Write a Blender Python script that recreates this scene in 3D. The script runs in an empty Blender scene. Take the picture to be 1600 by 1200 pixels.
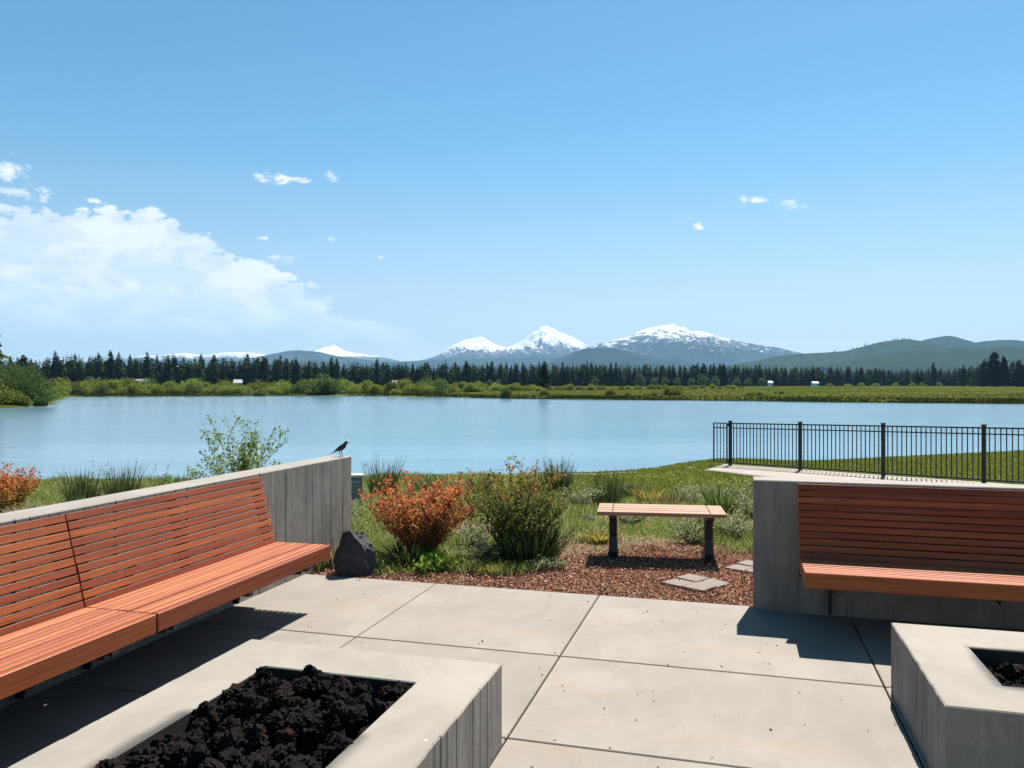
import bpy, bmesh, math, random
import numpy as np
from mathutils import Vector, Matrix, noise as mnoise

random.seed(7)
rng = np.random.default_rng(7)
R = math.radians
sc = bpy.context.scene
COL = sc.collection

# ------------------------------------------------------------------ axes
# World axes follow the terrace: +X along the right-hand bench wall, +Y along the left-hand bench wall.
# "Site" axes follow the view over the lake: X across, Y out over the water; they are turned by YAW.
YAW = R(15.71)
CY, SY = math.cos(YAW), math.sin(YAW)
EYE = 1.65


def site(X, Y):
    return (CY * X - SY * Y, SY * X + CY * Y)


# ------------------------------------------------------------------ camera
cam = bpy.data.cameras.new('camera')
cam.sensor_width = 36.0
cam.lens = 28.0
cam.clip_start = 0.05
cam.clip_end = 60000.0
cam_ob = bpy.data.objects.new('camera', cam)
cam_ob.location = (0, 0, EYE)
cam_ob.rotation_euler = (R(90), 0, YAW)
COL.objects.link(cam_ob)
sc.camera = cam_ob

# ------------------------------------------------------------------ light
SUN_EL = R(55.5)
SUN_DIR = Vector((0.182 * math.cos(SUN_EL), 0.983 * math.cos(SUN_EL), math.sin(SUN_EL))).normalized()
sun = bpy.data.lights.new('sun', 'SUN')
sun.energy = 5.0
sun.angle = R(0.53)
sun.color = (1.0, 0.955, 0.89)
sun_ob = bpy.data.objects.new('sun', sun)
sun_ob.rotation_euler = SUN_DIR.to_track_quat('Z', 'Y').to_euler()
sun_ob.location = (0, 0, 30)
COL.objects.link(sun_ob)

sc.view_settings.view_transform = 'Standard'
sc.view_settings.look = 'None'
sc.view_settings.gamma = 1.0
sc.view_settings.use_curve_mapping = False
sc.view_settings.exposure = 1.35
sc.cycles.use_denoising = True
sc.cycles.max_bounces = 7
sc.cycles.diffuse_bounces = 3
sc.cycles.glossy_bounces = 3
sc.cycles.transmission_bounces = 4
sc.cycles.volume_bounces = 0
sc.cycles.caustics_reflective = False
sc.cycles.caustics_refractive = False


class NT:
    """small helper round a node tree"""

    def __init__(self, tree):
        self.t = tree
        self.n = tree.nodes
        self.n.clear()

    def new(self, typ, **kw):
        nd = self.n.new(typ)
        for k, v in kw.items():
            setattr(nd, k, v)
        return nd

    def link(self, a, b):
        self.t.links.new(a, b)

    def setin(self, sock, v):
        if hasattr(v, 'is_output'):
            self.link(v, sock)
        else:
            sock.default_value = v

    def m(self, op, a, b=0.0, c=0.0, clamp=False):
        nd = self.new('ShaderNodeMath', operation=op)
        nd.use_clamp = clamp
        self.setin(nd.inputs[0], a)
        self.setin(nd.inputs[1], b)
        self.setin(nd.inputs[2], c)
        return nd.outputs[0]

    def mr(self, v, a, b, c=0.0, d=1.0, typ='SMOOTHSTEP'):
        nd = self.new('ShaderNodeMapRange', interpolation_type=typ)
        self.setin(nd.inputs[0], v)
        for i, x in enumerate((a, b, c, d)):
            self.setin(nd.inputs[i + 1], x)
        return nd.outputs[0]

    def mix(self, f, a, b, typ='MIX'):
        nd = self.new('ShaderNodeMix', data_type='RGBA', blend_type=typ)
        self.setin(nd.inputs[0], f)
        self.setin(nd.inputs[6], a if hasattr(a, 'is_output') else tuple(a) + ((1,) if len(a) == 3 else ()))
        self.setin(nd.inputs[7], b if hasattr(b, 'is_output') else tuple(b) + ((1,) if len(b) == 3 else ()))
        return nd.outputs[2]

    def noise(self, vec, scale, detail=4.0, rough=0.55, dist=0.0):
        nd = self.new('ShaderNodeTexNoise')
        if vec is not None:
            self.link(vec, nd.inputs['Vector'])
        nd.inputs['Scale'].default_value = scale
        nd.inputs['Detail'].default_value = detail
        nd.inputs['Roughness'].default_value = rough
        nd.inputs['Distortion'].default_value = dist
        return nd.outputs['Fac']

    def comb(self, x, y, z):
        nd = self.new('ShaderNodeCombineXYZ')
        for i, v in enumerate((x, y, z)):
            self.setin(nd.inputs[i], v)
        return nd.outputs[0]

    def scale(self, vec, s):
        nd = self.new('ShaderNodeMapping')
        self.link(vec, nd.inputs[0])
        nd.inputs['Scale'].default_value = s
        return nd.outputs[0]

    def ramp(self, f, stops):
        nd = self.new('ShaderNodeValToRGB')
        e = nd.color_ramp.elements
        while len(e) < len(stops):
            e.new(0.5)
        for k, (p, c) in enumerate(stops):
            e[k].position = p
            e[k].color = tuple(c) + (1,)
        self.setin(nd.inputs[0], f)
        return nd.outputs[0]

    def bump(self, h, strength, dist, normal=None):
        nd = self.new('ShaderNodeBump')
        nd.inputs['Strength'].default_value = strength
        nd.inputs['Distance'].default_value = dist
        self.link(h, nd.inputs['Height'])
        if normal is not None:
            self.link(normal, nd.inputs['Normal'])
        return nd.outputs[0]


# ------------------------------------------------------------------ sky
SKY_STRENGTH = 0.055
CLOUD = 8.0
world = bpy.data.worlds.new('World')
sc.world = world
world.use_nodes = True
w = NT(world.node_tree)
sky = w.new('ShaderNodeTexSky', sky_type='NISHITA')
sky.sun_disc = False
sky.sun_elevation = SUN_EL
sky.sun_rotation = math.atan2(SUN_DIR.x, SUN_DIR.y)
sky.altitude = 1000
sky.air_density = 1.0
sky.dust_density = 0.35
sky.ozone_density = 1.6
tc = w.new('ShaderNodeTexCoord')
sep = w.new('ShaderNodeSeparateXYZ')
w.link(tc.outputs['Generated'], sep.inputs[0])
dx, dy, dz = sep.outputs
RAD = 180 / math.pi
az = w.m('ADD', w.m('MULTIPLY', w.m('ARCTAN2', dx, dy), RAD), 15.71)       # bearing from the lake axis, degrees
el = w.m('MULTIPLY', w.m('ARCSINE', dz), RAD)                               # elevation, degrees
cvec = w.comb(w.m('MULTIPLY', az, 0.1), w.m('MULTIPLY', el, 0.19), 0.0)
n_big = w.noise(cvec, 2.4, 7.0, 0.6, 0.3)
n_fine = w.noise(w.comb(w.m('MULTIPLY', az, 0.1), w.m('MULTIPLY', el, 0.22), 3.3), 7.0, 6.0, 0.6, 0.4)
n_band = w.noise(w.comb(w.m('MULTIPLY', az, 0.05), w.m('MULTIPLY', el, 0.5), 7.7), 2.2, 6.0, 0.6, 0.2)
# outline of the cumulus bank: elevation of its top against bearing
fc = w.new('ShaderNodeFloatCurve')
crv = fc.mapping.curves[0]
outline = [(-140, 0), (-110, 3), (-80, 7), (-60, 9), (-45, 10.4), (-35, 10.9), (-31, 10.9), (-28, 11.1), (-24, 11.2), (-21.6, 10.6),
           (-20, 9.3), (-17.8, 8.2), (-16, 7.6), (-14.6, 6.9), (-13, 5.4), (-11.5, 4.5), (-9, 4.4), (-7, 4.0), (-5.6, 3.0), (-3.7, 0.8), (0, 0)]
pts = [((a + 140) / 140, e / 20) for a, e in outline]
crv.points[0].location = pts[0]
crv.points[1].location = pts[-1]
for p in pts[1:-1]:
    crv.points.new(*p)
for p in crv.points:
    p.handle_type = 'AUTO'
fc.mapping.update()
w.link(w.m('DIVIDE', w.m('ADD', az, 140.0), 140.0, clamp=True), fc.inputs['Value'])
top = w.m('MULTIPLY', fc.outputs[0], 20.0)
edge = w.m('ADD', w.m('SUBTRACT', top, el), w.m('ADD', w.m('MULTIPLY', w.m('SUBTRACT', n_big, 0.5), 5.2), w.m('MULTIPLY', w.m('SUBTRACT', n_fine, 0.5), 4.2)))
bank = w.mr(edge, 0.0, 0.42)
bank = w.m('MULTIPLY', bank, w.mr(top, 0.15, 0.8))
# the bank thins to streaks towards its base
low = w.mr(el, 1.8, 6.0, 0.0, 1.0)
thin = w.m('ADD', w.m('MULTIPLY', low, 0.8), w.m('MULTIPLY', w.m('ADD', w.m('MULTIPLY', w.mr(n_band, 0.36, 0.6), 0.4), 0.68)), clamp=True)
bank = w.m('MULTIPLY', bank, thin)
# pieces: bearing, elevation, half width, half height (degrees)
bits = [(-16.6, 13.9, 1.9, 0.55), (-14.9, 13.95, 0.8, 0.35), (-12.8, 14.3, 0.75, 0.4), (16.8, 12.5, 1.45, 0.42), (19.4, 12.0, 1.15, 0.42),
        (13.2, 10.9, 0.5, 0.35), (-32.9, 12.7, 2.0, 1.0), (-16.0, 8.55, 1.2, 0.42), (-13.3, 5.85, 1.5, 0.5), (-14.4, 6.8, 1.2, 0.35),
        (-17.4, 9.9, 0.5, 0.2), (-12.7, 10.1, 0.45, 0.2), (-9.3, 8.9, 0.35, 0.15), (-31.6, 11.6, 2.2, 0.6)]
small = None
for a, e, ra, re_ in bits:
    qa = w.m('DIVIDE', w.m('SUBTRACT', az, a), ra)
    qe = w.m('DIVIDE', w.m('SUBTRACT', el, e), re_)
    d = w.m('SUBTRACT', 1.0, w.m('ADD', w.m('MULTIPLY', qa, qa), w.m('MULTIPLY', qe, qe)))
    d = w.m('MAXIMUM', d, -3.0)
    small = d if small is None else w.m('MAXIMUM', small, d)
n_s = w.noise(w.comb(w.m('MULTIPLY', az, 0.1), w.m('MULTIPLY', el, 0.2), 1.1), 11.0, 6.0, 0.65, 0.5)
small = w.mr(w.m('ADD', small, w.m('MULTIPLY', w.m('SUBTRACT', n_s, 0.57), 5.5)), -0.1, 1.1)
dens = w.m('MAXIMUM', bank, w.m('MULTIPLY', small, 0.95))
# cloud tone: white heads, blue-grey hollows and base
tone = w.m('ADD', w.mr(n_big, 0.39, 0.64), w.m('MULTIPLY', w.m('SUBTRACT', n_fine, 0.5), 1.5))
tone = w.m('MULTIPLY', tone, w.mr(el, 0.5, 6.5, 0.62, 1.0), clamp=True)
ccol = w.mix(tone, (CLOUD * 0.73, CLOUD * 0.82, CLOUD * 0.92), (CLOUD * 1.05, CLOUD * 1.06, CLOUD * 1.07))
hsv = w.new('ShaderNodeHueSaturation')
w.link(w.mr(dz, 0.0, 0.22, 0.496, 0.481), hsv.inputs['Hue'])
w.link(w.mr(dz, 0.0, 0.3, 0.66, 1.22), hsv.inputs['Saturation'])
w.link(w.mr(dz, 0.0, 0.3, 0.74, 0.96), hsv.inputs['Value'])
w.link(sky.outputs[0], hsv.inputs['Color'])
skycol = w.mix(dens, hsv.outputs[0], ccol)
bg = w.new('ShaderNodeBackground')
bg.inputs['Strength'].default_value = SKY_STRENGTH
w.link(skycol, bg.inputs['Color'])
wo = w.new('ShaderNodeOutputWorld')
w.link(bg.outputs[0], wo.inputs['Surface'])


# ------------------------------------------------------------------ object helpers
def tag(o, label=None, cat=None, group=None, kind=None):
    if label:
        o['label'] = label
    if cat:
        o['category'] = cat
    if group:
        o['group'] = group
    if kind:
        o['kind'] = kind
    return o


def np_mesh(name, V, F, mat=None, smooth=False):
    """mesh from numpy arrays; F is (n,3) or (n,4), or a list of such arrays"""
    V = np.asarray(V, dtype=np.float32)
    Fs = F if isinstance(F, list) else [F]
    Fs = [np.asarray(f, dtype=np.int32) for f in Fs if len(f)]
    me = bpy.data.meshes.new(name)
    me.vertices.add(len(V))
    me.vertices.foreach_set('co', V.ravel())
    tot = np.concatenate([np.full(len(f), f.shape[1], dtype=np.int32) for f in Fs])
    idx = np.concatenate([f.ravel() for f in Fs])
    me.loops.add(len(idx))
    me.loops.foreach_set('vertex_index', idx)
    me.polygons.add(len(tot))
    st = np.zeros(len(tot), dtype=np.int32)
    st[1:] = np.cumsum(tot)[:-1]
    me.polygons.foreach_set('loop_start', st)
    me.polygons.foreach_set('loop_total', tot)
    if smooth:
        me.polygons.foreach_set('use_smooth', np.ones(len(tot), dtype=bool))
    me.update(calc_edges=True)
    me.validate()
    if mat:
        me.materials.append(mat)
    return me


def link(name, me, parent=None, loc=(0, 0, 0), rot=(0, 0, 0), scale=(1, 1, 1)):
    o = bpy.data.objects.new(name, me)
    COL.objects.link(o)
    if parent is not None:
        o.parent = parent
    o.location = loc
    o.rotation_euler = rot
    o.scale = scale
    return o


def empty(name, loc=(0, 0, 0), rot=(0, 0, 0)):
    o = link(name, None, None, loc, rot)
    o.empty_display_size = 0.2
    return o


def bm_mesh(name, bm, mat=None, smooth=False):
    me = bpy.data.meshes.new(name)
    bmesh.ops.recalc_face_normals(bm, faces=bm.faces)
    bm.to_mesh(me)
    bm.free()
    if smooth:
        for p in me.polygons:
            p.use_smooth = True
    if mat:
        me.materials.append(mat)
    return me


def box_mesh(name, size, mat, bev=0.0, centre=(0, 0, 0), seg=1):
    bm = bmesh.new()
    bmesh.ops.create_cube(bm, size=1)
    for v in bm.verts:
        v.co = Vector((v.co.x * size[0] + centre[0], v.co.y * size[1] + centre[1], v.co.z * size[2] + centre[2]))
    if bev:
        bmesh.ops.bevel(bm, geom=list(bm.edges), offset=bev, segments=seg, affect='EDGES', profile=0.6)
    return bm_mesh(name, bm, mat)


def tube_np(pts, rad, sides=5):
    """open tube along points, returns V, F(quads)"""
    pts = np.asarray(pts, float)
    n = len(pts)
    rad = np.broadcast_to(np.asarray(rad, float), (n,))
    tan = np.gradient(pts, axis=0)
    tan /= np.linalg.norm(tan, axis=1)[:, None] + 1e-9
    ref = np.array([0.3, 0.9, 0.1])
    a = np.cross(tan, ref)
    a /= np.linalg.norm(a, axis=1)[:, None] + 1e-9
    b = np.cross(tan, a)
    th = np.linspace(0, 2 * np.pi, sides, endpoint=False)
    V = pts[:, None, :] + rad[:, None, None] * (a[:, None, :] * np.cos(th)[None, :, None] + b[:, None, :] * np.sin(th)[None, :, None])
    i = np.arange(n - 1)[:, None] * sides
    j = np.arange(sides)[None, :]
    k = (j + 1) % sides
    F = np.stack([i + j, i + k, i + sides + k, i + sides + j], -1).reshape(-1, 4)
    return V.reshape(-1, 3), F


class Acc:
    """collects vertex/face arrays into one mesh"""

    def __init__(self):
        self.V, self.Q, self.T, self.n = [], [], [], 0

    def add(self, V, F):
        F = np.asarray(F)
        (self.Q if F.shape[1] == 4 else self.T).append(F + self.n)
        self.V.append(np.asarray(V, float))
        self.n += len(V)

    def tube(self, pts, rad, sides=5):
        self.add(*tube_np(pts, rad, sides))

    def mesh(self, name, mat, smooth=False):
        Fs = []
        if self.Q:
            Fs.append(np.concatenate(self.Q))
        if self.T:
            Fs.append(np.concatenate(self.T))
        return np_mesh(name, np.concatenate(self.V), Fs, mat, smooth)


def unit(v):
    return v / (np.linalg.norm(v, axis=-1, keepdims=True) + 1e-9)


def leaf_arrays(P, D, L, W, g):
    """folded kite leaves: base P, direction D, length L, width W"""
    n = len(P)
    D = unit(D)
    side = unit(np.cross(D, unit(g.normal(size=(n, 3)))))
    nor = np.cross(D, side)
    L = np.broadcast_to(L, (n,))[:, None]
    W = np.broadcast_to(W, (n,))[:, None]
    mid = P + D * L * 0.5
    V = np.stack([P, mid + side * W * 0.5 + nor * W * 0.12, P + D * L, mid - side * W * 0.5 + nor * W * 0.12], 1).reshape(-1, 3)
    F = np.arange(n * 4).reshape(n, 4)
    return V, F


# ------------------------------------------------------------------ materials
def material(name):
    m = bpy.data.materials.new(name)
    m.use_nodes = True
    return m, NT(m.node_tree)


def finish(t, bsdf):
    o = t.new('ShaderNodeOutputMaterial')
    t.link(bsdf, o.inputs['Surface'])


def principled(t, col, rough=0.6, normal=None, spec=0.5, metal=0.0):
    p = t.new('ShaderNodeBsdfPrincipled')
    t.setin(p.inputs['Base Color'], col if hasattr(col, 'is_output') else tuple(col) + (1,))
    t.setin(p.inputs['Roughness'], rough)
    p.inputs['Specular IOR Level'].default_value = spec
    p.inputs['Metallic'].default_value = metal
    if normal is not None:
        t.link(normal, p.inputs['Normal'])
    return p.outputs[0]


def objco(t):
    return t.new('ShaderNodeTexCoord').outputs['Object']


def plain(name, col, rough=0.5, spec=0.5, metal=0.0, var=0.15, scale=12.0, bump=0.0):
    m, t = material(name)
    n = t.noise(objco(t), scale, 5.0)
    c = t.mix(n, [x * (1 - var) for x in col], [min(1, x * (1 + var)) for x in col])
    nb = t.bump(n, 0.4, bump) if bump else None
    finish(t, principled(t, c, rough, nb, spec, metal))
    return m


def concrete(name, base, streak=0.0, board=False, soot=None, warm=0.0, speck=True, drops=False):
    """board-marked or trowelled concrete: mottling, pores, water streaks, optional soot stain round a hole edge"""
    m, t = material(name)
    co = objco(t)
    big = t.noise(co, 0.9, 5.0, 0.6, 0.5)
    mid = t.noise(co, 5.0, 6.0, 0.65)
    fine = t.noise(co, 60.0, 3.0, 0.6)
    c = t.mix(t.mr(big, 0.3, 0.7), [x * 0.84 for x in base], [min(1, x * 1.1) for x in base])
    c = t.mix(t.m('MULTIPLY', t.mr(mid, 0.35, 0.72), 0.35), c, [base[0] * 0.78, base[1] * 0.77, base[2] * 0.76])
    if warm:
        wn = t.noise(t.scale(co, (1.0, 2.4, 1.0)), 1.1, 5.0, 0.6, 1.0)
        c = t.mix(t.m('MULTIPLY', t.mr(wn, 0.5, 0.72), warm), c, (base[0] * 1.08, base[1] * 0.9, base[2] * 0.72))
    if streak:
        s1 = t.noise(t.scale(co, (5.0, 5.0, 0.75)), 1.5, 7.0, 0.75, 0.6)
        c = t.mix(t.m('MULTIPLY', t.mr(s1, 0.40, 0.66), streak), c, [x * 0.42 for x in base])
        s2 = t.noise(t.scale(co, (6.0, 6.0, 0.6)), 2.3, 6.0, 0.75, 0.4)
        c = t.mix(t.m('MULTIPLY', t.mr(s2, 0.55, 0.75), streak * 0.6), c, [min(1, x * 1.35) for x in base])
    if drops:
        v2 = t.new('ShaderNodeTexVoronoi')
        v2.inputs['Scale'].default_value = 2.6
        t.link(co, v2.inputs['Vector'])
        c = t.mix(t.m('MULTIPLY', t.mr(t.m('ADD', v2.outputs['Distance'], t.m('MULTIPLY', t.m('SUBTRACT', mid, 0.5), 0.06)), 0.016, 0.034, 1.0, 0.0), 0.4), c, (0.55, 0.54, 0.5))
        pl = t.noise(t.scale(co, (1.0, 0.55, 1.0)), 2.2, 7.0, 0.7, 1.2)
        c = t.mix(t.m('MULTIPLY', t.mr(pl, 0.48, 0.66), 0.55), c, [x * 0.76 for x in base])
        c = t.mix(t.m('MULTIPLY', t.mr(pl, 0.5, 0.34), 0.3), c, [min(1, x * 1.18) for x in base])
    if board:
        bl = t.noise(co, 2.4, 7.0, 0.7, 0.8)
        c = t.mix(t.m('MULTIPLY', t.mr(bl, 0.48, 0.66), 0.45), c, [x * 0.55 for x in base])
        c = t.mix(t.m('MULTIPLY', t.mr(bl, 0.46, 0.32), 0.35), c, [min(1, x * 1.25) for x in base])
    # light and dark specks
    if speck:
        vo = t.new('ShaderNodeTexVoronoi')
        vo.inputs['Scale'].default_value = 34.0
        t.link(co, vo.inputs['Vector'])
        pore = t.m('MULTIPLY', t.mr(vo.outputs['Distance'], 0.06, 0.13, 1.0, 0.0), t.mr(mid, 0.52, 0.6))
        c = t.mix(t.m('MULTIPLY', pore, 0.75), c, [x * 0.3 for x in base])
    c = t.mix(t.m('MULTIPLY', fine, 0.22), c, [x * 0.6 for x in base])
    if soot:
        x0, x1, y0, y1 = soot
        sp = t.new('ShaderNodeSeparateXYZ')
        t.link(co, sp.inputs[0])
        ax = t.m('MAXIMUM', t.m('MAXIMUM', t.m('SUBTRACT', x0, sp.outputs[0]), t.m('SUBTRACT', sp.outputs[0], x1)), 0.0)
        ay = t.m('MAXIMUM', t.m('MAXIMUM', t.m('SUBTRACT', y0, sp.outputs[1]), t.m('SUBTRACT', sp.outputs[1], y1)), 0.0)
        dd = t.m('SQRT', t.m('ADD', t.m('MULTIPLY', ax, ax), t.m('MULTIPLY', ay, ay)))
        dd = t.m('ADD', dd, t.m('MULTIPLY', t.m('SUBTRACT', big, 0.5), 0.16))
        dd = t.m('ADD', dd, t.m('MULTIPLY', t.m('SUBTRACT', mid, 0.5), 0.05))
        c = t.mix(t.mr(dd, -0.01, 0.06, 0.85, 0.0), c, (0.03, 0.026, 0.024))
    h = t.m('ADD', t.m('MULTIPLY', fine, 0.35), t.m('MULTIPLY', mid, 0.65))
    if board:
        gr = t.noise(t.scale(co, (22.0, 22.0, 0.7)), 3.0, 4.0, 0.6)
        h = t.m('ADD', h, t.m('MULTIPLY', gr, 1.2))
    nb = t.bump(h, 0.55, 0.006 if board else 0.003)
    finish(t, principled(t, c, 0.82, nb, 0.35))
    return m


def wood(name, base, gloss=0.52, grain_scale=1.0):
    """stained hardwood; grain runs along local X"""
    m, t = material(name)
    co = objco(t)
    oi = t.new('ShaderNodeObjectInfo')
    rnd = oi.outputs['Random']
    off = t.new('ShaderNodeVectorMath', operation='ADD')
    t.link(co, off.inputs[0])
    t.link(t.comb(t.m('MULTIPLY', rnd, 37.0), t.m('MULTIPLY', rnd, 11.0), t.m('MULTIPLY', rnd, 5.0)), off.inputs[1])
    v = off.outputs[0]
    g1 = t.noise(t.scale(v, (1.2 * grain_scale, 45, 45)), 1.4, 6.0, 0.65, 0.6)
    g2 = t.noise(t.scale(v, (0.8, 6, 6)), 1.5, 4.0, 0.6, 0.4)
    c = t.mix(t.mr(g1, 0.3, 0.7), [x * 0.62 for x in base], [min(1, x * 1.25) for x in base])
    c = t.mix(t.m('MULTIPLY', t.mr(g2, 0.35, 0.7), 0.5), c, (base[0] * 0.75, base[1] * 0.62, base[2] * 0.6))
    hs = t.new('ShaderNodeHueSaturation')
    t.link(c, hs.inputs['Color'])
    t.link(t.mr(rnd, 0, 1, 0.495, 0.505, 'LINEAR'), hs.inputs['Hue'])
    t.link(t.mr(rnd, 0, 1, 0.76, 1.18, 'LINEAR'), hs.inputs['Value'])
    hs.inputs['Saturation'].default_value = 1.0
    nb = t.bump(g1, 0.35, 0.0012)
    finish(t, principled(t, hs.outputs[0], t.mr(g2, 0.3, 0.7, gloss - 0.06, gloss + 0.1), nb, 0.32))
    return m


def leaf_mat(name, stops, trans=0.35, low=None, zr=(0.0, 1.0), rough=0.6, spec=0.14, objvar=0.0):
    """leaves: own colour by leaf (random per island) and, optionally, by height on the plant; light passes through"""
    m, t = material(name)
    geo = t.new('ShaderNodeNewGeometry')
    rnd = geo.outputs['Random Per Island']
    c = t.ramp(rnd, stops)
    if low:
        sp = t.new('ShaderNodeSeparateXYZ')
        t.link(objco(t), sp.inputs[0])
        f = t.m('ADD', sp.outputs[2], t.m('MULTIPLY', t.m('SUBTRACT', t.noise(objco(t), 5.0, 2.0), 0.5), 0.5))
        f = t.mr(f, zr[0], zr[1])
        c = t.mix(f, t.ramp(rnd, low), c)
    if objvar:
        oi = t.new('ShaderNodeObjectInfo')
        hs = t.new('ShaderNodeHueSaturation')
        t.link(c, hs.inputs['Color'])
        t.link(t.mr(oi.outputs['Random'], 0, 1, 1 - objvar, 1 + objvar, 'LINEAR'), hs.inputs['Value'])
        t.link(t.mr(oi.outputs['Random'], 0, 1, 0.5 - objvar * 0.06, 0.5 + objvar * 0.05, 'LINEAR'), hs.inputs['Hue'])
        c = hs.outputs[0]
    p = principled(t, c, rough, None, spec)
    tr = t.new('ShaderNodeBsdfTranslucent')
    t.link(c, tr.inputs['Color'])
    mx = t.new('ShaderNodeMixShader')
    mx.inputs[0].default_value = trans
    t.link(p, mx.inputs[1])
    t.link(tr.outputs[0], mx.inputs[2])
    finish(t, mx.outputs[0])
    return m


M = {}
M['slab'] = concrete('terrace_concrete', (0.215, 0.190, 0.158), warm=0.75, speck=False, drops=True)
M['wall'] = concrete('board_formed_concrete', (0.275, 0.243, 0.207), streak=0.55, board=True)
M['pit_a'] = concrete('fire_pit_concrete', (0.235, 0.21, 0.172), streak=0.0, board=False, soot=(-0.37, 0.37, -2.0, 1.02))
M['pit_side'] = concrete('fire_pit_side_concrete', (0.265, 0.236, 0.2), streak=0.65, board=True)
M['wood'] = wood('stained_hardwood', (0.265, 0.062, 0.0145))
M['seat_wood'] = wood('painted_sheen_seat_wood', (0.33, 0.098, 0.036), 0.5)  # paler bench wood: sun sheen and weathering both put into the colour
M['pale_wood'] = wood('weathered_bench_wood', (0.335, 0.185, 0.105), 0.55)
M['steel'] = plain('dark_steel', (0.03, 0.03, 0.032), 0.5, 0.5, 0.3)
M['black'] = plain('black_powder_coat', (0.008, 0.008, 0.01), 0.42, 0.4)
M['bark'] = plain('bark', (0.085, 0.06, 0.045), 0.9, 0.2, 0, 0.4, 9, 0.02)
M['twig'] = plain('twig', (0.12, 0.075, 0.05), 0.85, 0.2, 0, 0.3, 20)
M['paver'] = concrete('paver_concrete', (0.165, 0.132, 0.105), streak=0.0, speck=False)


# ------------------------------------------------------------------ terrain
def smooth(a, b, x):
    q = np.clip((x - a) / (b - a), 0, 1)
    return q * q * (3 - 2 * q)


WATER = -1.2
PY = np.array([-60, 8, 10, 12, 15, 18, 23, 25.0, 25.6, 27, 30, 40])
PZ = np.array([-0.02, -0.02, -0.1, -0.27, -0.55, -0.8, -1.07, -1.14, -1.3, -1.6, -2.0, -2.4])
SX = np.array([-400, -60, -20, -8, -3, 4.5, 6.4, 8.5, 14, 21.7, 40, 400])
SS = np.array([40, 26, 23.5, 23.6, 24.9, 25.3, 26.4, 27.9, 30.5, 33.8, 42, 200])
FA = np.array([-6.0, -1.6, -1.0, -0.75, -0.66, -0.62, -0.585, -0.565, -0.4, -0.22, -0.1, 0, 0.08, 0.24, 0.32, 0.4, 0.64, 0.9, 1.6, 6])
FY = np.array([30, 45, 66, 86, 93, 96, 104, 176, 186, 197, 176, 154, 147, 136, 131, 124, 114, 104, 86, 60])


def vnoise(x, y, s, seed=0):
    """cheap smooth value noise for small ground relief"""
    x = x / s + seed * 17.13
    y = y / s + seed * 5.77
    return (np.sin(x * 1.7 + 1.3 * np.sin(y * 0.9)) + np.sin(y * 2.1 + 1.7 * np.sin(x * 1.1 + 2.0)) + np.sin((x + y) * 1.37 + seed)) / 3


FP0, FD = np.array([6.36, 23.2]), np.array([1.36, -1.86])
fdir = FD / np.linalg.norm(FD)
fper = np.array([fdir[1], -fdir[0]])
if fper[1] > 0:
    fper = -fper
FLEN = np.linalg.norm(FD)
pw = 1.65


def path_plane(t_):
    """height of the path surface along the fence"""
    return -0.715 + 0.0253 * np.clip(t_, -1, 11)


def near_z(X, Y):
    S = np.interp(X, SX, SS)
    z = np.interp(Y * 25.3 / S, PY, PZ)
    z = z + 0.31 * np.exp(-((X - 6.6) / 2.6) ** 2) * smooth(15.5, 23, Y) * smooth(27.5, 24.5, Y * 25.3 / S)
    z = z + 0.025 * vnoise(X, Y, 0.7) * smooth(7.0, 8.5, Y) * smooth(30, 20, Y)
    # levelled strip under the path
    a = (X - FP0[0]) * fdir[0] + (Y - FP0[1]) * fdir[1]
    b = (X - FP0[0]) * fper[0] + (Y - FP0[1]) * fper[1]
    w_ = pw + 0.2 * np.clip(a, 0, 12)
    out = np.hypot(np.maximum(np.maximum(-0.3 - a, a - 12.5), 0), np.maximum(np.maximum(-0.3 - b, b - w_ - 0.1), 0))
    mk = smooth(1.3, 0.0, out) * (Y < 40)
    return z * (1 - mk) + (path_plane(a) - 0.035) * mk


def far_z(X, Y):
    s = X / np.maximum(Y, 5)
    d = Y - np.interp(s, FA, FY) + 1.6 * vnoise(X, Y, 9, 3) + 0.8 * vnoise(X, Y, 3.1, 5)
    z = WATER + np.where(d < 0, np.maximum(d * 0.12, -1.3), 0.45 * smooth(0, 2.5, d) + 1.0 * smooth(2, 260, d))
    z = z + 0.1 * vnoise(X, Y, 14, 2) * smooth(0, 30, d)
    return z


def ground_z(X, Y):
    X = np.asarray(X, float)
    Y = np.asarray(Y, float)
    return np.where(Y < 55, near_z(X, Y), far_z(X, Y))


def on_ground(X, Y, dz=0.0):
    x, y = site(X, Y)
    return (x, y, float(ground_z(X, Y)) + dz)


def geo_steps(a, b, n):
    return np.geomspace(a, b, n)


gx = np.concatenate([-geo_steps(320, 13000, 12)[::-1], np.arange(-300, -24, 5), np.arange(-24, 30.01, 0.4), np.arange(34, 301, 5), geo_steps(320, 13000, 12)])
gy = np.concatenate([-geo_steps(8, 13000, 10)[::-1], np.arange(-4, 4, 1.0), np.arange(4, 37, 0.3), np.arange(38, 84, 3), np.arange(84, 232, 1.6), geo_steps(236, 13000, 22)])
GX, GY = np.meshgrid(gx, gy)
GZ = ground_z(GX, GY)
# keep the soil just under the terrace
wx, wy = site(GX, GY)
under = (wx > -6.2) & (wx < 4.8) & (wy < 6.35) & (wy > -3.4)
GZ = np.where(under, np.minimum(GZ, -0.13), GZ)
GZ = np.where(under & (wy > 6.1), -0.03, GZ)
ny, nx = GX.shape
ii = np.arange(ny - 1)[:, None] * nx + np.arange(nx - 1)[None, :]
GF = np.stack([ii, ii + 1, ii + nx + 1, ii + nx], -1).reshape(-1, 4)


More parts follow.
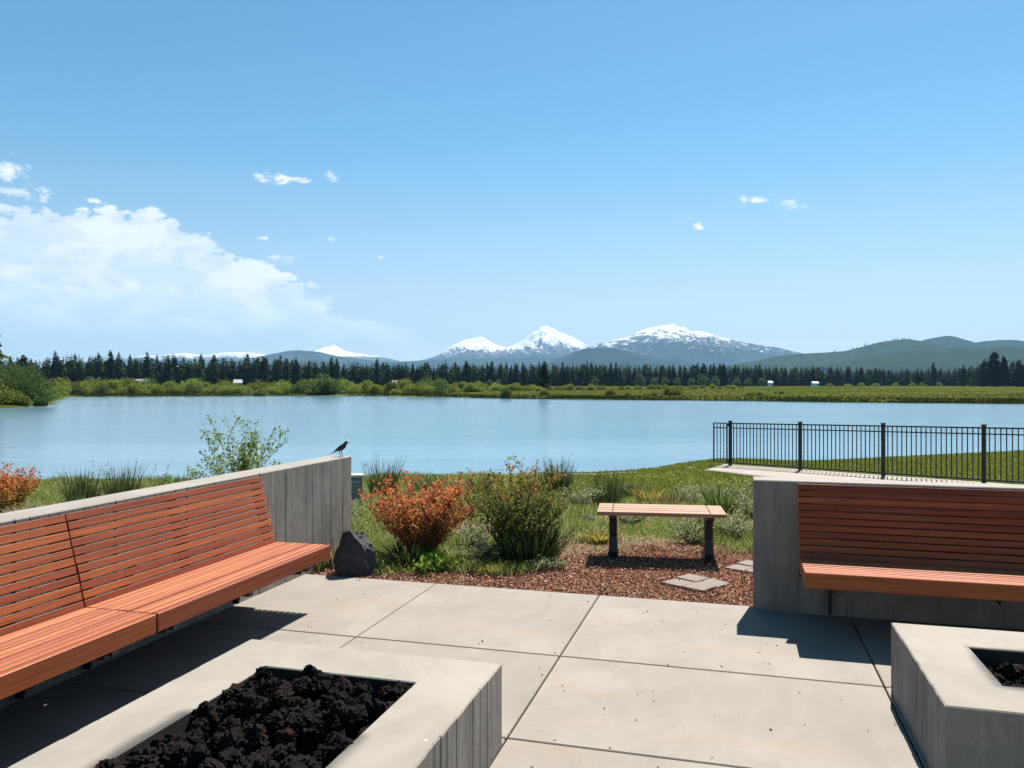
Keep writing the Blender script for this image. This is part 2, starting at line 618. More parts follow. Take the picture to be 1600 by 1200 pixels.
def mulch_edge(X):
    """outer edge of the bark mulch bed, site Y against X"""
    return np.interp(X, [-3, -1.4, -0.5, 0.2, 0.5, 0.95, 1.5, 2.2, 3.2, 5], [7.2, 7.12, 7.02, 7.1, 7.5, 7.85, 8.1, 7.9, 8.1, 8.4])


mulch = smooth(0.25, -0.15, GY - mulch_edge(GX) + 0.12 * vnoise(GX, GY, 0.35, 4))
mulch = np.where((GX < -2.6) | (GX > 6), 0, mulch)
bare = smooth(0.05, 0.5, vnoise(GX, GY, 0.9, 8) + 0.6 * np.exp(-((GX - 1.6) / 1.1) ** 2 - ((GY - 9.0) / 1.3) ** 2)) * smooth(13, 9.5, GY)
lawn = np.clip(smooth(2.6, 4.2, GX - 0.9 * np.clip(15 - GY, -2, 2)) * smooth(11.5, 13.5, GY) + smooth(16, 19, GY) * smooth(-1.0, 1.5, GX), 0, 1) * (GY < 60)
far = (GY >= 55).astype(float)
ffl = np.interp(800 + 1244 * GX / np.maximum(GY, 1), [-80, 60, 420, 520, 800, 1000, 1250, 1500, 1540, 1700], [330, 350, 380, 420, 450, 480, 540, 560, 470, 430])
bare = np.where(GY >= 55, smooth(-40, -5, GY - ffl), bare)
me = np_mesh('ground', np.stack([GX, GY, GZ], -1).reshape(-1, 3), GF, None, True)
ca = me.color_attributes.new('zone', 'FLOAT_COLOR', 'POINT')
ca.data.foreach_set('color', np.stack([lawn, mulch, far, bare], -1).astype(np.float32).ravel())

m, t = material('ground_soil_and_grass')
at = t.new('ShaderNodeAttribute', attribute_name='zone')
sp = t.new('ShaderNodeSeparateColor')
t.link(at.outputs['Color'], sp.inputs[0])
co = objco(t)
n1 = t.noise(co, 1.1, 6.0, 0.65)
n2 = t.noise(co, 14.0, 5.0, 0.7)
n3 = t.noise(co, 70.0, 3.0, 0.7)
wild = t.mix(t.mr(n2, 0.35, 0.65), (0.045, 0.06, 0.018), (0.17, 0.15, 0.065))
soil = t.mix(n2, (0.10, 0.06, 0.04), (0.26, 0.18, 0.125))
wild = t.mix(at.outputs['Alpha'], wild, soil)
mul = t.mix(t.mr(n3, 0.35, 0.65), (0.07, 0.028, 0.016), (0.25, 0.115, 0.07))
law = t.mix(n2, (0.07, 0.105, 0.018), (0.15, 0.17, 0.04))
band = t.noise(t.scale(co, (0.012, 0.11, 1)), 1.0, 5.0, 0.6, 0.3)
fine_far = t.noise(t.scale(co, (0.35, 0.5, 1)), 1.0, 6.0, 0.7)
mead = t.mix(t.mr(band, 0.32, 0.66), (0.022, 0.036, 0.007), (0.078, 0.088, 0.016))
mead = t.mix(t.m('MULTIPLY', t.mr(fine_far, 0.45, 0.7), 0.6), mead, (0.018, 0.027, 0.006))
mead = t.mix(at.outputs['Alpha'], mead, (0.014, 0.018, 0.010))
c = t.mix(sp.outputs[0], wild, law)
c = t.mix(sp.outputs[1], c, mul)
c = t.mix(sp.outputs[2], c, mead)
nb = t.bump(t.m('ADD', n2, n3), 0.7, 0.03)
finish(t, principled(t, c, 0.95, nb, 0.0))
me.materials.append(m)
tag(link('ground', me, None, (0, 0, 0), (0, 0, YAW)), kind='structure')

# ------------------------------------------------------------------ lake
m, t = material('lake_water')
co = objco(t)
wv1 = t.noise(t.scale(co, (0.55, 1.3, 1)), 1.0, 6.0, 0.6, 0.4)
wv2 = t.noise(t.scale(co, (2.6, 5.0, 1)), 1.0, 4.0, 0.6, 0.3)
patch = t.noise(t.scale(co, (0.010, 0.05, 1)), 1.0, 4.0, 0.6, 0.6)
amp = t.mr(patch, 0.35, 0.65, 0.35, 1.4)
hh = t.m('MULTIPLY', t.m('ADD', t.m('MULTIPLY', wv1, 1.0), t.m('MULTIPLY', wv2, 0.35)), amp)
nb = t.bump(hh, 0.3, 0.14)
p = t.new('ShaderNodeBsdfPrincipled')
p.inputs['Base Color'].default_value = (0.10, 0.19, 0.245, 1)
p.inputs['Roughness'].default_value = 0.12
p.inputs['IOR'].default_value = 1.333
t.link(nb, p.inputs['Normal'])
finish(t, p.outputs[0])
V = np.array([(-700, 8, WATER), (700, 8, WATER), (700, 240, WATER), (-700, 240, WATER)], float)
tag(link('lake_water', np_mesh('lake_water', V, np.array([[0, 1, 2, 3]]), m), None, (0, 0, 0), (0, 0, YAW)), kind='structure')


# ------------------------------------------------------------------ mountains and hills
def ridged(X, Y, s, seed):
    v = 0
    a = 1.0
    for k in range(5):
        v = v + a * (1 - np.abs(vnoise(X, Y, s, seed + k * 1.7)) * 2)
        s = s * 0.47
        a *= 0.55
    return v / 2.2


def mountain(name, D, sil, L, mat, rough=0.12, seed=0, nxx=320, back=0.6, gully=260.0, power=1.15):
    """a relief D metres away whose crest follows the listed bearings and heights; slopes run L metres towards the lake and behind"""
    sil = np.array(sil, float)
    xs = (sil[:, 0] - 800) / 1244 * D
    hs = EYE + (600 - sil[:, 1]) / 1244 * D
    x = np.linspace(xs[0], xs[-1], nxx)
    h = np.interp(x, xs, hs)
    h = h + np.interp(x, xs, hs * 0) + 0.035 * np.maximum(h, 0) * vnoise(x, x * 0, D * 0.012, seed) * rough * 4
    tt = np.concatenate([np.linspace(-1, -0.02, 70), np.linspace(0, 1, 16)])
    XX, TT = np.meshgrid(x, tt)
    HH = np.broadcast_to(h, XX.shape)
    YY = D + np.where(TT < 0, TT * L, TT * L * back)
    A = np.abs(TT)
    Z = HH * (1 - A) ** power
    bumpy = ridged(XX, YY * 0.5, gully, seed) - 0.35
    Z = Z + HH * rough * bumpy * np.clip(4 * A * (1 - A), 0, 1) ** 0.7
    wav = 0.2 * L * vnoise(XX, XX * 0, gully * 2.0, seed + 3) * np.clip(A * 2, 0, 1) * (1 - A)
    YY = YY + wav
    Z = Z - 2.5
    n0, n1 = XX.shape
    q = np.arange(n0 - 1)[:, None] * n1 + np.arange(n1 - 1)[None, :]
    F = np.stack([q, q + 1, q + n1 + 1, q + n1], -1).reshape(-1, 4)
    me = np_mesh(name, np.stack([XX, YY, Z], -1).reshape(-1, 3), F, mat, True)
    return tag(link(name, me, None, (0, 0, 0), (0, 0, YAW)), kind='structure')


def mountain_mat(name, forest, rock, snow_lo=None, snow_hi=None, patchy=0.5, nscale=0.004, green=None):
    m, t = material(name)
    co = objco(t)
    sp = t.new('ShaderNodeSeparateXYZ')
    t.link(co, sp.inputs[0])
    n1 = t.noise(co, nscale, 8.0, 0.68, 0.3)
    n2 = t.noise(co, nscale * 6, 6.0, 0.7)
    c = t.mix(t.mr(n1, 0.4, 0.62), forest, [x * 2.2 for x in forest])
    if green:
        g = t.mr(t.noise(co, nscale * 1.7, 7.0, 0.65, 0.6), 0.42, 0.58)
        c = t.mix(t.m('MULTIPLY', g, 0.8), c, green)
        c = t.mix(t.mr(n2, 0.55, 0.68), c, forest)
    if snow_lo is not None:
        mid = (snow_lo + snow_hi) / 2
        c = t.mix(t.mr(sp.outputs[2], snow_lo * 0.85, mid), c, rock)
        ge = t.new('ShaderNodeNewGeometry')
        sn = t.new('ShaderNodeSeparateXYZ')
        t.link(ge.outputs['Normal'], sn.inputs[0])
        hz = t.m('DIVIDE', t.m('SUBTRACT', sp.outputs[2], snow_lo), snow_hi - snow_lo)
        f = t.m('ADD', hz, t.m('MULTIPLY', t.m('SUBTRACT', n1, 0.5), patchy * 4.0))
        f = t.m('ADD', f, t.m('MULTIPLY', t.m('SUBTRACT', n2, 0.5), patchy * 2.4))
        f = t.m('ADD', f, t.m('MULTIPLY', t.m('SUBTRACT', sn.outputs[2], 0.84), 1.5))
        c = t.mix(t.mr(f, 0.3, 0.52), c, (0.68, 0.70, 0.73))
    nb = t.bump(n2, 0.6, 30.0)
    finish(t, principled(t, c, 0.9, nb, 0.0))
    return m


def zat(py, D):
    return EYE + (600 - py) / 1244 * D


FOREST = (0.012, 0.021, 0.017)
ROCK = (0.13, 0.115, 0.11)
mountain('snowy_mountain', 11500, [(640, 566), (665, 561), (685, 553), (700, 545), (712, 538), (722, 533), (732, 529), (741, 528), (750, 525.5), (757, 527),
         (766, 532), (775, 537), (790, 543), (806, 549), (830, 557), (850, 566)], 2600,
         mountain_mat('snow_mountain_west', FOREST, ROCK, zat(558, 11500), zat(536, 11500), 0.6, 0.0085), 0.26, 2, gully=330)
mountain('snowy_mountain', 11000, [(730, 566), (760, 556), (785, 546), (800, 539.5), (812, 533), (824, 526), (832, 521), (839, 518), (846, 512), (851, 510.5), (855, 508.5),
         (860, 510), (866, 511), (874, 516), (884, 520.5), (896, 528), (908, 535), (920, 542), (940, 551), (965, 560), (985, 566)], 2600,
         mountain_mat('snow_mountain_middle', FOREST, ROCK, zat(557, 11000), zat(532, 11000), 0.6, 0.0085), 0.28, 5, gully=300)
mountain('snowy_mountain', 11200, [(470, 560), (488, 551), (498, 546.5), (507, 543), (514, 542.5), (518, 541), (521, 538.5), (525, 541), (531, 543), (540, 548), (552, 551), (575, 555), (600, 558.5), (625, 563)], 2200,
         mountain_mat('snow_mountain_north', FOREST, ROCK, zat(560, 11200), zat(551, 11200), 0.25, 0.004), 0.2, 9, gully=420)
mountain('snow_ridge', 11300, [(120, 567.6), (180, 561.6), (225, 556.6), (255, 554.1), (290, 552.6), (315, 554.1), (345, 552.6), (372, 549.6), (395, 551.6), (420, 554.6), (450, 561.6), (480, 567.6)], 2000,
         mountain_mat('snow_ridge_far', FOREST, ROCK, zat(560, 11300), zat(549, 11300), 0.7, 0.007), 0.2, 12, gully=400)
mountain('butte', 9000, [(820, 568), (850, 562), (880, 554), (905, 547), (922, 541), (940, 535.5), (960, 530.5), (980, 524), (1000, 518), (1012, 514.5), (1024, 511), (1034, 506.5), (1044, 506),
         (1050, 504.5), (1057, 508), (1064, 512), (1068, 510.5), (1074, 515), (1082, 518.5), (1092, 516.5), (1104, 519.5), (1120, 524), (1140, 529), (1160, 533.5), (1185, 538), (1210, 541.5), (1235, 547.5), (1260, 554), (1300, 562), (1330, 568)], 2900,
         mountain_mat('butte_slope', FOREST, (0.10, 0.09, 0.085), zat(546, 9000), zat(484, 9000), 0.62, 0.011), 0.15, 21, 420, gully=320, power=1.05)
mountain('foothill_ridge', 7600, [(330, 572), (380, 562), (405, 556.5), (430, 551.5), (450, 548), (466, 546.5), (482, 547.5), (500, 550), (530, 556), (560, 560.5), (590, 564), (615, 565.5), (650, 563), (700, 560.5), (760, 560),
         (820, 559), (880, 558), (960, 560), (1050, 561), (1150, 560), (1220, 558), (1300, 560), (1400, 566), (1500, 572)], 2000,
         mountain_mat('foothill_forest', FOREST, ROCK, nscale=0.006), 0.1, 31, 460, gully=350)
mountain('dark_hill', 5600, [(840, 572), (865, 564), (885, 555), (900, 549), (915, 545), (930, 543), (945, 543), (965, 545), (985, 549.5), (1000, 555), (1020, 560), (1050, 564), (1090, 570)], 1300,
         mountain_mat('dark_hill_forest', FOREST, ROCK, nscale=0.009), 0.1, 37, gully=240)
HILL_G = (0.036, 0.055, 0.016)
hm = mountain_mat('green_hill', (0.010, 0.017, 0.010), ROCK, nscale=0.022, green=HILL_G)
mountain('green_hill', 4300, [(1130, 572), (1180, 563), (1215, 556), (1250, 552), (1290, 550), (1320, 548), (1350, 540), (1375, 534), (1400, 530.5), (1420, 529.5), (1440, 532), (1470, 540), (1510, 550), (1560, 562)], 1500, hm, 0.09, 41, gully=260)
mountain('green_hill', 5000, [(1390, 570), (1420, 548), (1440, 532), (1455, 527.5), (1470, 524.8), (1483, 524), (1495, 526), (1508, 531), (1522, 535), (1550, 540), (1590, 552), (1640, 570)], 1500, hm, 0.07, 45, gully=300)
mountain('green_hill', 4700, [(1440, 570), (1490, 545), (1520, 536), (1540, 532.5), (1560, 530), (1580, 530), (1600, 532.5), (1640, 538), (1700, 547), (1800, 556), (1950, 570)], 1500, hm, 0.08, 49, gully=300)
mountain('green_hill', 3400, [(1280, 572), (1330, 561), (1380, 553), (1430, 548), (1480, 544), (1530, 542), (1580, 541), (1650, 543), (1750, 550), (1900, 572)], 1000, hm, 0.09, 53, gully=200)

# ------------------------------------------------------------------ trees
con_mat = leaf_mat('conifer_needles', [(0.0, (0.014, 0.025, 0.010)), (0.5, (0.030, 0.047, 0.018)), (1.0, (0.062, 0.078, 0.028))], 0.15, rough=0.9, spec=0.03, objvar=0.4)
wil_mat = leaf_mat('willow_leaves', [(0.0, (0.07, 0.11, 0.018)), (0.5, (0.145, 0.185, 0.03)), (1.0, (0.235, 0.26, 0.05))], 0.42, rough=0.8, spec=0.08, objvar=0.3)
dwil_mat = leaf_mat('dark_willow_leaves', [(0.0, (0.035, 0.065, 0.014)), (0.5, (0.075, 0.115, 0.022)), (1.0, (0.12, 0.16, 0.035))], 0.3, objvar=0.15)
asp_mat = leaf_mat('aspen_leaves', [(0.0, (0.045, 0.085, 0.03)), (1.0, (0.11, 0.16, 0.06))], 0.3, objvar=0.25)


def conifer_arrays(H, Rm, g, whorls=30, per=6, clear=0.1, droop=0.35, shape=0.75, gaps=0.12):
    """needle boughs of a conifer: drooping, ragged kites in whorls, with secondary sprays"""
    zz = np.sort(g.uniform(clear, 1.0, whorls * per)) * H
    fr = (zz / H - clear) / (1 - clear)
    rad = Rm * (1 - fr) ** shape * g.uniform(0.55, 1.12, len(zz)) + 0.012 * H
    rad *= np.minimum(1, 0.55 + fr * 3)
    keep = g.uniform(size=len(zz)) > gaps
    zz, rad = zz[keep], rad[keep]
    th = g.uniform(0, 2 * np.pi, len(zz))
    P = np.stack([0 * zz, 0 * zz, zz], -1)
    D = np.stack([np.cos(th), np.sin(th), -droop + g.uniform(-0.15, 0.45, len(zz))], -1)
    V, F = leaf_arrays(P, D, rad, rad * 0.75, g)
    n = 2 * len(zz)
    k = g.integers(0, len(zz), n)
    f = g.uniform(0.3, 0.95, n)[:, None]
    P2 = P[k] + unit(D[k]) * rad[k][:, None] * f
    D2 = np.stack([np.cos(th[k] + g.normal(0, 0.9, n)), np.sin(th[k] + g.normal(0, 0.9, n)), g.uniform(-0.6, 0.5, n)], -1)
    V2, F2 = leaf_arrays(P2, D2, rad[k] * 0.45, rad[k] * 0.3, g)
    return V, F, V2, F2


def conifer_mesh(name, H, Rm, seed, **kw):
    g = np.random.default_rng(seed)
    a = Acc()
    V, F, V2, F2 = conifer_arrays(H, Rm, g, **kw)
    a.add(V, F)
    a.add(V2, F2)
    return a.mesh(name, con_mat)


def trunk_mesh(name, H, r, seed, sides=7, lean=0.01):
    g = np.random.default_rng(seed)
    z = np.linspace(-0.3, H, 7)
    pts = np.stack([np.cumsum(g.normal(0, lean * H / 7, 7)) * (z > 0.5), np.cumsum(g.normal(0, lean * H / 7, 7)) * (z > 0.5), z], -1)
    a = Acc()
    a.tube(pts, r * np.linspace(1.1, 0.15, 7), sides)
    return a.mesh(name, M['bark'], True)


con_var = []
for k in range(12):
    H = 15.0
    con_var.append((conifer_mesh('conifer_tree', H, 2.5 + 0.5 * math.sin(k * 2.1), 100 + k, whorls=40, per=8, clear=0.06 + 0.05 * (k % 3), shape=0.5 + 0.1 * (k % 4), gaps=0.1 + 0.05 * (k % 3)), H))
# trunks are joined into the small far trees
for me, H in con_var:
    bm = bmesh.new()
    bm.from_mesh(me)
    bmesh.ops.create_cone(bm, cap_ends=False, segments=5, radius1=0.24, radius2=0.05, depth=H * 0.95, matrix=Matrix.Translation((0, 0, H * 0.45)))
    bm.to_mesh(me)
    bm.free()


def far_edge(px):
    """distance of the forest front against bearing, and mean tree height"""
    Y = np.interp(px, [-80, 60, 420, 520, 800, 1000, 1250, 1500, 1540, 1700], [330, 350, 380, 420, 450, 480, 540, 560, 470, 430])
    H = np.interp(px, [-80, 40, 90, 420, 520, 640, 900, 1100, 1250, 1500, 1540, 1700], [12, 13.5, 15.6, 15.6, 15.2, 14.0, 14.6, 14.8, 14.2, 13.4, 14.5, 16])
    return Y, H


N_CON = 250
g = np.random.default_rng(11)
pxs = np.linspace(-70, 1690, N_CON) + g.normal(0, 3.0, N_CON)
for i, px in enumerate(pxs):
    Y0, H0 = far_edge(px)
    Y = Y0 + g.uniform(0, 30)
    H = H0 * g.uniform(0.74 if px < 640 else 0.84, 1.12 if px < 640 else 1.06) * (1.0 if g.uniform() > 0.12 else 0.75)
    X = (px - 800) / 1244 * Y
    me, hb = con_var[int(g.integers(0, len(con_var)))]
    s = H / hb
    wd = s * g.uniform(0.85, 1.45)
    o = link('conifer_tree', me, None, on_ground(X, Y, -0.1), (0, 0, g.uniform(0, 6.28)), (wd, wd, s))
    if px < 640:
        tag(o, 'dark conifer in the row rising behind the willow thicket across the lake', 'conifer', 'conifers behind the far willows')
    elif px < 1200:
        tag(o, 'dark conifer in the long forest edge below the snowy mountains', 'conifer', 'conifers below the snowy mountains')
    else:
        tag(o, 'dark conifer in the forest edge between open meadow and green hills', 'conifer', 'conifers behind the right meadow')

# the forest behind the front trees: one mass
g = np.random.default_rng(12)
acc = Acc()
base = [conifer_arrays(15.0, 2.9, np.random.default_rng(300 + k), whorls=14, per=7, clear=0.03, gaps=0.0)[:2] for k in range(5)]
for i in range(2400):
    px = g.uniform(-110, 1740)
    Y0, H0 = far_edge(px)
    Y = Y0 + 8 + 240 * g.uniform() ** 2.6
    X = (px - 800) / 1244 * Y
    s = H0 * g.uniform(0.66, 1.0) * (1 + (Y - Y0) * 0.0009) / 15.0
    V, F = base[int(g.integers(0, 5))]
    th = g.uniform(0, 6.28)
    c_, s_ = math.cos(th), math.sin(th)
    W = np.stack([(V[:, 0] * c_ - V[:, 1] * s_) * s * 1.15 + X, (V[:, 0] * s_ + V[:, 1] * c_) * s * 1.15 + Y, V[:, 2] * s + float(ground_z(X, Y))], -1)
    acc.add(W, F)
tag(link('forest', acc.mesh('forest', con_mat), None, (0, 0, 0), (0, 0, YAW)), 'dense dark conifer forest behind the front trees across the lake', 'forest', kind='stuff')


def bush_arrays(W, H, n, leaf, g, lobes=9, D=None):
    """leaf pieces spread through several overlapping lobes, denser near their skins"""
    D = D or W
    th = g.uniform(0, 6.28, lobes)
    rr = np.sqrt(g.uniform(0, 1, lobes)) * 0.62
    hz = 1 - 0.55 * rr ** 2 * 2
    cx = np.cos(th) * rr * W * 0.5
    cy = np.sin(th) * rr * D * 0.5
    lr = g.uniform(0.2, 0.34, lobes) * min(W, H * 1.6)
    cz = np.clip(H * hz * g.uniform(0.5, 0.95, lobes) - lr, H * 0.12, None)
    k = g.integers(0, lobes, n)
    u = unit(g.normal(size=(n, 3)))
    rad = lr[k] * g.uniform(0.25, 1, n) ** 0.4 * g.uniform(0.85, 1.12, n)
    P = np.stack([cx[k], cy[k], cz[k]], -1) + u * rad[:, None]
    P[:, 2] = np.where(P[:, 2] < 0.05 * H, g.uniform(0.03, 0.4, n) * H, P[:, 2])
    Dv = u + g.normal(0, 0.6, (n, 3)) + np.array([0, 0, 0.5])
    V, F = leaf_arrays(P, Dv, leaf * g.uniform(0.6, 1.3, n), leaf * g.uniform(0.35, 0.7, n), g)
    return V, F, np.stack([cx, cy, cz], -1)


def bush_mesh(name, W, H, n, leaf, seed, mat, lobes=9, stems=True):
    g = np.random.default_rng(seed)
    a = Acc()
    V, F, C = bush_arrays(W, H, n, leaf, g, lobes)
    a.add(V, F)
    return a.mesh(name, mat), C


wil_var = [bush_mesh('willow_bush', 5.0, 3.6, 2400, 0.36, 400 + k, wil_mat, 9 + k % 4)[0] for k in range(7)]
dw_var = [bush_mesh('willow_bush', 5.0, 4.0, 2600, 0.36, 450 + k, dwil_mat, 10)[0] for k in range(3)]
asp_var = [bush_mesh('aspen_tree', 4.5, 7.0, 1300, 0.5, 470 + k, asp_mat, 10)[0] for k in range(3)]

g = np.random.default_rng(13)


def plant(name, me, px, Y, sw, sh, label, cat, group=None):
    X = (px - 800) / 1244 * Y
    return tag(link(name, me, None, on_ground(X, Y, -0.08), (0, 0, g.uniform(0, 6.28)), (sw, sw, sh)), label, cat, group)


def shore_y(px):
    s = (px - 800) / 1244
    return float(np.interp(s, FA, FY))


LB = 'yellow-green willow bush in the thicket band along the far shore'
GB = 'willow bushes of the far thicket'
for row, (n, dy, hs) in enumerate([(34, 6, 0.72), (34, 18, 0.95), (26, 34, 1.15)]):
    for px in np.linspace(78, 690, n) + g.normal(0, 6, n):
        me = (wil_var + dw_var[:1])[int(g.integers(0, 8))]
        s = hs * g.uniform(0.6, 1.3)
        plant('willow_bush', me, px, shore_y(px) + dy + g.uniform(0, 8), s * g.uniform(0.9, 1.3), s, LB, 'willow', GB)
for px in np.concatenate([np.linspace(690, 840, 20), np.linspace(860, 1160, 26)]) + g.normal(0, 3, 46):
    s = g.uniform(0.55, 0.95) * np.interp(px, [690, 850, 1160], [1.15, 0.85, 0.6])
    Yb = np.interp(px, [690, 850, 1160], [225, 250, 300]) + g.uniform(-8, 25)
    plant('willow_bush', wil_var[int(g.integers(0, 7))], px, Yb, s * g.uniform(0.95, 1.3), s, 'small round willow bush in the low row at the back of the meadow', 'willow', 'willow bushes at the back of the meadow')
# bushes one can single out
plant('willow_bush', dw_var[0], 512, 199, 1.55, 1.55, 'large dark green willow standing at the water edge before the pale thicket', 'willow')
plant('willow_bush', dw_var[1], 408, 190, 0.9, 0.55, 'low dark bush right on the far waterline, left of the large dark willow', 'willow')
plant('willow_bush', wil_var[2], 652, 186, 1.2, 1.15, 'upright willow at the right end of the thicket by the waterline', 'willow')
plant('willow_bush', dw_var[2], 792, 158, 0.5, 0.6, 'small dark bush alone at the waterline below the western snowy peak', 'willow')
for px, Y, s, lab in [(852, 172, 0.55, 'low bush on the meadow beneath the lone dark pine'), (955, 176, 0.62, 'round bush on the meadow below the dark hill, left of a pair'),
                      (1044, 168, 0.6, 'left bush of the tight pair on the meadow below the butte'), (1056, 166, 0.62, 'right bush of the tight pair on the meadow below the butte'),
                      (980, 160, 0.3, 'tiny bush on open meadow between the dark hill bush and the pair'), (1022, 158, 0.35, 'tiny dark bush just left of the tight pair on the meadow'),
                      (1172, 165, 0.5, 'wide left bush of the last meadow clump before the open grass'), (1188, 167, 0.5, 'right bush of the last meadow clump before the open grass'),
                      (1222, 178, 0.38, 'small round bush alone on the meadow left of the white barn'), (1213, 190, 0.3, 'small dark bush beside the round one left of the white barn')]:
    plant('willow_bush', wil_var[int(g.integers(0, 7))], px, Y, s, s, lab, 'willow')
for px in np.linspace(1290, 1500, 9) + g.normal(0, 6, 9):
    plant('willow_bush', wil_var[int(g.integers(0, 7))], px, 480 + g.uniform(0, 20), 0.9, 0.75, 'pale bush at the foot of the forest behind the right meadow', 'willow', 'pale bushes below the right forest')
for px in [765, 778, 930, 1000, 1022, 1040, 1058, 1080, 1098, 1118, 1150, 1168, 1190, 235, 142]:
    Y = far_edge(px)[0] - 25 - g.uniform(0, 12)
    s = g.uniform(0.75, 1.15) * (1.1 if px > 900 else 0.9)
    plant('aspen_tree', asp_var[int(g.integers(0, 3))], px, Y, s * 1.1, s, 'soft green broadleaf tree in front of the dark forest edge', 'broadleaf tree', 'broadleaf trees before the forest')


def thing_tree(name, loc, crown, trunk, label, cat, crown_name='crown', rot=0.0):
    e = empty(name, loc, (0, 0, rot))
    tag(e, label, cat)
    link(crown_name, crown, e)
    link('trunk', trunk, e)
    return e


def big_conifer(px, Y, H, Rm, seed, label, **kw):
    X = (px - 800) / 1244 * Y
    return thing_tree('pine_tree', on_ground(X, Y, -0.1), conifer_mesh('crown', H, Rm, seed, **kw), trunk_mesh('trunk', H * 0.97, H * 0.018, seed), label, 'pine')


big_conifer(850, 205, 8.3, 1.9, 61, 'lone dark pine standing out from the forest above the meadow bushes', whorls=26, per=7, clear=0.22, shape=0.4, gaps=0.15)
big_conifer(1553, 400, 18.0, 5.0, 62, 'tallest broad dark pine in the clump at the right end', whorls=40, per=8, clear=0.05, shape=0.45)
big_conifer(1538, 405, 14.5, 3.6, 63, 'dark pine leaning against the left side of the tallest right-end pine', whorls=34, per=8, clear=0.05, shape=0.5)
big_conifer(1568, 396, 15.5, 4.0, 64, 'dark pine against the right side of the tallest right-end pine', whorls=34, per=8, clear=0.05, shape=0.5)
big_conifer(1592, 392, 13.5, 4.2, 65, 'rounded dark pine at the right frame edge', whorls=34, per=8, clear=0.05, shape=0.45)
big_conifer(1458, 500, 15.5, 2.4, 66, 'narrow black pine standing darker than the forest edge behind it', whorls=34, per=7, clear=0.05, shape=0.5)
big_conifer(1505, 470, 13.0, 3.2, 67, 'stout dark pine between the narrow black pine and the right-end clump', whorls=34, per=8, clear=0.05, shape=0.5)
big_conifer(-26, 128, 14.6, 3.6, 68, 'tall dark pine at the left frame edge above the lakeside willows', whorls=46, per=9, clear=0.12, shape=0.5)
big_conifer(-70, 120, 15.5, 3.6, 69, 'dark pine mostly out of frame beyond the left edge', whorls=46, per=9, clear=0.12, shape=0.5)
# lakeside willows on the left point, near enough to show stems
for px, Y, W, H, seed, mat, lab in [(-12, 104, 9.5, 7.6, 71, dwil_mat, 'tallest willow on the left point, cut by the frame edge'),
                                    (40, 103, 7.4, 6.2, 72, dwil_mat, 'broad dark willow overhanging the water at the tip of the left point'),
                                    (10, 99, 4.5, 2.6, 73, wil_mat, 'low yellow willow at the foot of the left point'),
                                    (33, 99.5, 2.6, 1.3, 74, wil_mat, 'small yellow tuft-like willow at the waterline of the left point')]:
    X = (px - 800) / 1244 * Y
    e = tag(empty('willow_bush', on_ground(X, Y, -0.1)), lab, 'willow')
    cm, C = bush_mesh('foliage', W, H, int(5200 * (W / 6) ** 1.5), 0.26, seed, mat, 14)
    link('foliage', cm, e)
    a = Acc()
    for c_ in C:
        a.tube([(c_[0] * 0.1, c_[1] * 0.1, -0.2), (c_[0] * 0.5, c_[1] * 0.5, c_[2] * 0.5), tuple(c_)], [0.09, 0.06, 0.02], 4)
    link('stem', a.mesh('stem', M['bark']), e)

# sparse trees along the crest of the first green hill
for px, py in [(1352, 539), (1363, 536), (1384, 532.5), (1387, 532), (1394, 531), (1398, 531), (1402, 530), (1410, 530), (1413, 530), (1420, 529.6), (1304, 549), (1332, 545), (1338, 544)]:
    D = 4280
    me, hb = con_var[int(g.integers(0, 12))]
    s = g.uniform(12, 24) / hb
    X = (px - 800) / 1244 * D
    x, y = site(X, D)
    tag(link('conifer_tree', me, None, (x, y, EYE + (600 - py) / 1244 * D - 8), (0, 0, g.uniform(0, 6)), (s, s, s)), 'tiny lone conifer on the crest of the green hill', 'conifer', 'lone conifers on the hill crest')

# reeds and rough grass fringing the far shore
reed_mat = leaf_mat('shore_reeds', [(0.0, (0.018, 0.027, 0.006)), (0.5, (0.04, 0.052, 0.010)), (1.0, (0.08, 0.08, 0.018))], 0.2, rough=0.9, spec=0.03)


def blades(P, H, W, g, lean=0.35):
    """one tapering blade (a triangle) per point"""
    n = len(P)
    th = g.uniform(0, 2 * np.pi, n)
    side = np.stack([np.cos(th), np.sin(th), 0 * th], -1) * (np.broadcast_to(W, (n,))[:, None] * 0.5)
    ln = np.stack([g.normal(0, lean, n), g.normal(0, lean, n), np.ones(n)], -1)
    tip = P + ln * np.broadcast_to(H, (n,))[:, None]
    V = np.stack([P - side, P + side, tip], 1).reshape(-1, 3)
    return V, np.arange(3 * n).reshape(n, 3)


g = np.random.default_rng(14)
n = 14000
s_ = g.uniform(-0.6, 0.75, n)
dd = g.exponential(1.6, n) - 0.4
Y = np.interp(s_, FA, FY) + dd
X = s_ * Y
z = ground_z(X, Y)
ok = (z > WATER - 0.12)
P = np.stack([X, Y, z - 0.02], -1)[ok]
V, F = blades(P, g.uniform(0.15, 0.5, len(P)), g.uniform(0.15, 0.4, len(P)), g, 0.3)
tag(link('reeds', np_mesh('reeds', V, F, reed_mat), None, (0, 0, 0), (0, 0, YAW)), 'rough green reeds fringing the far lake shore', 'reeds', kind='stuff')
n = 22000
s_ = g.uniform(-0.56, 0.72, n)
Y = np.interp(s_, FA, FY) + 4 + 190 * g.uniform(0, 1, n) ** 1.4
X = s_ * Y
P = np.stack([X, Y, ground_z(X, Y) - 0.02], -1)
V, F = blades(P, g.uniform(0.04, 0.18, n), g.uniform(0.2, 0.6, n), g, 0.5)
tag(link('meadow_grass', np_mesh('meadow_grass', V, F, reed_mat), None, (0, 0, 0), (0, 0, YAW)), 'wet green meadow grass between the lake and the forest', 'grass', kind='stuff')

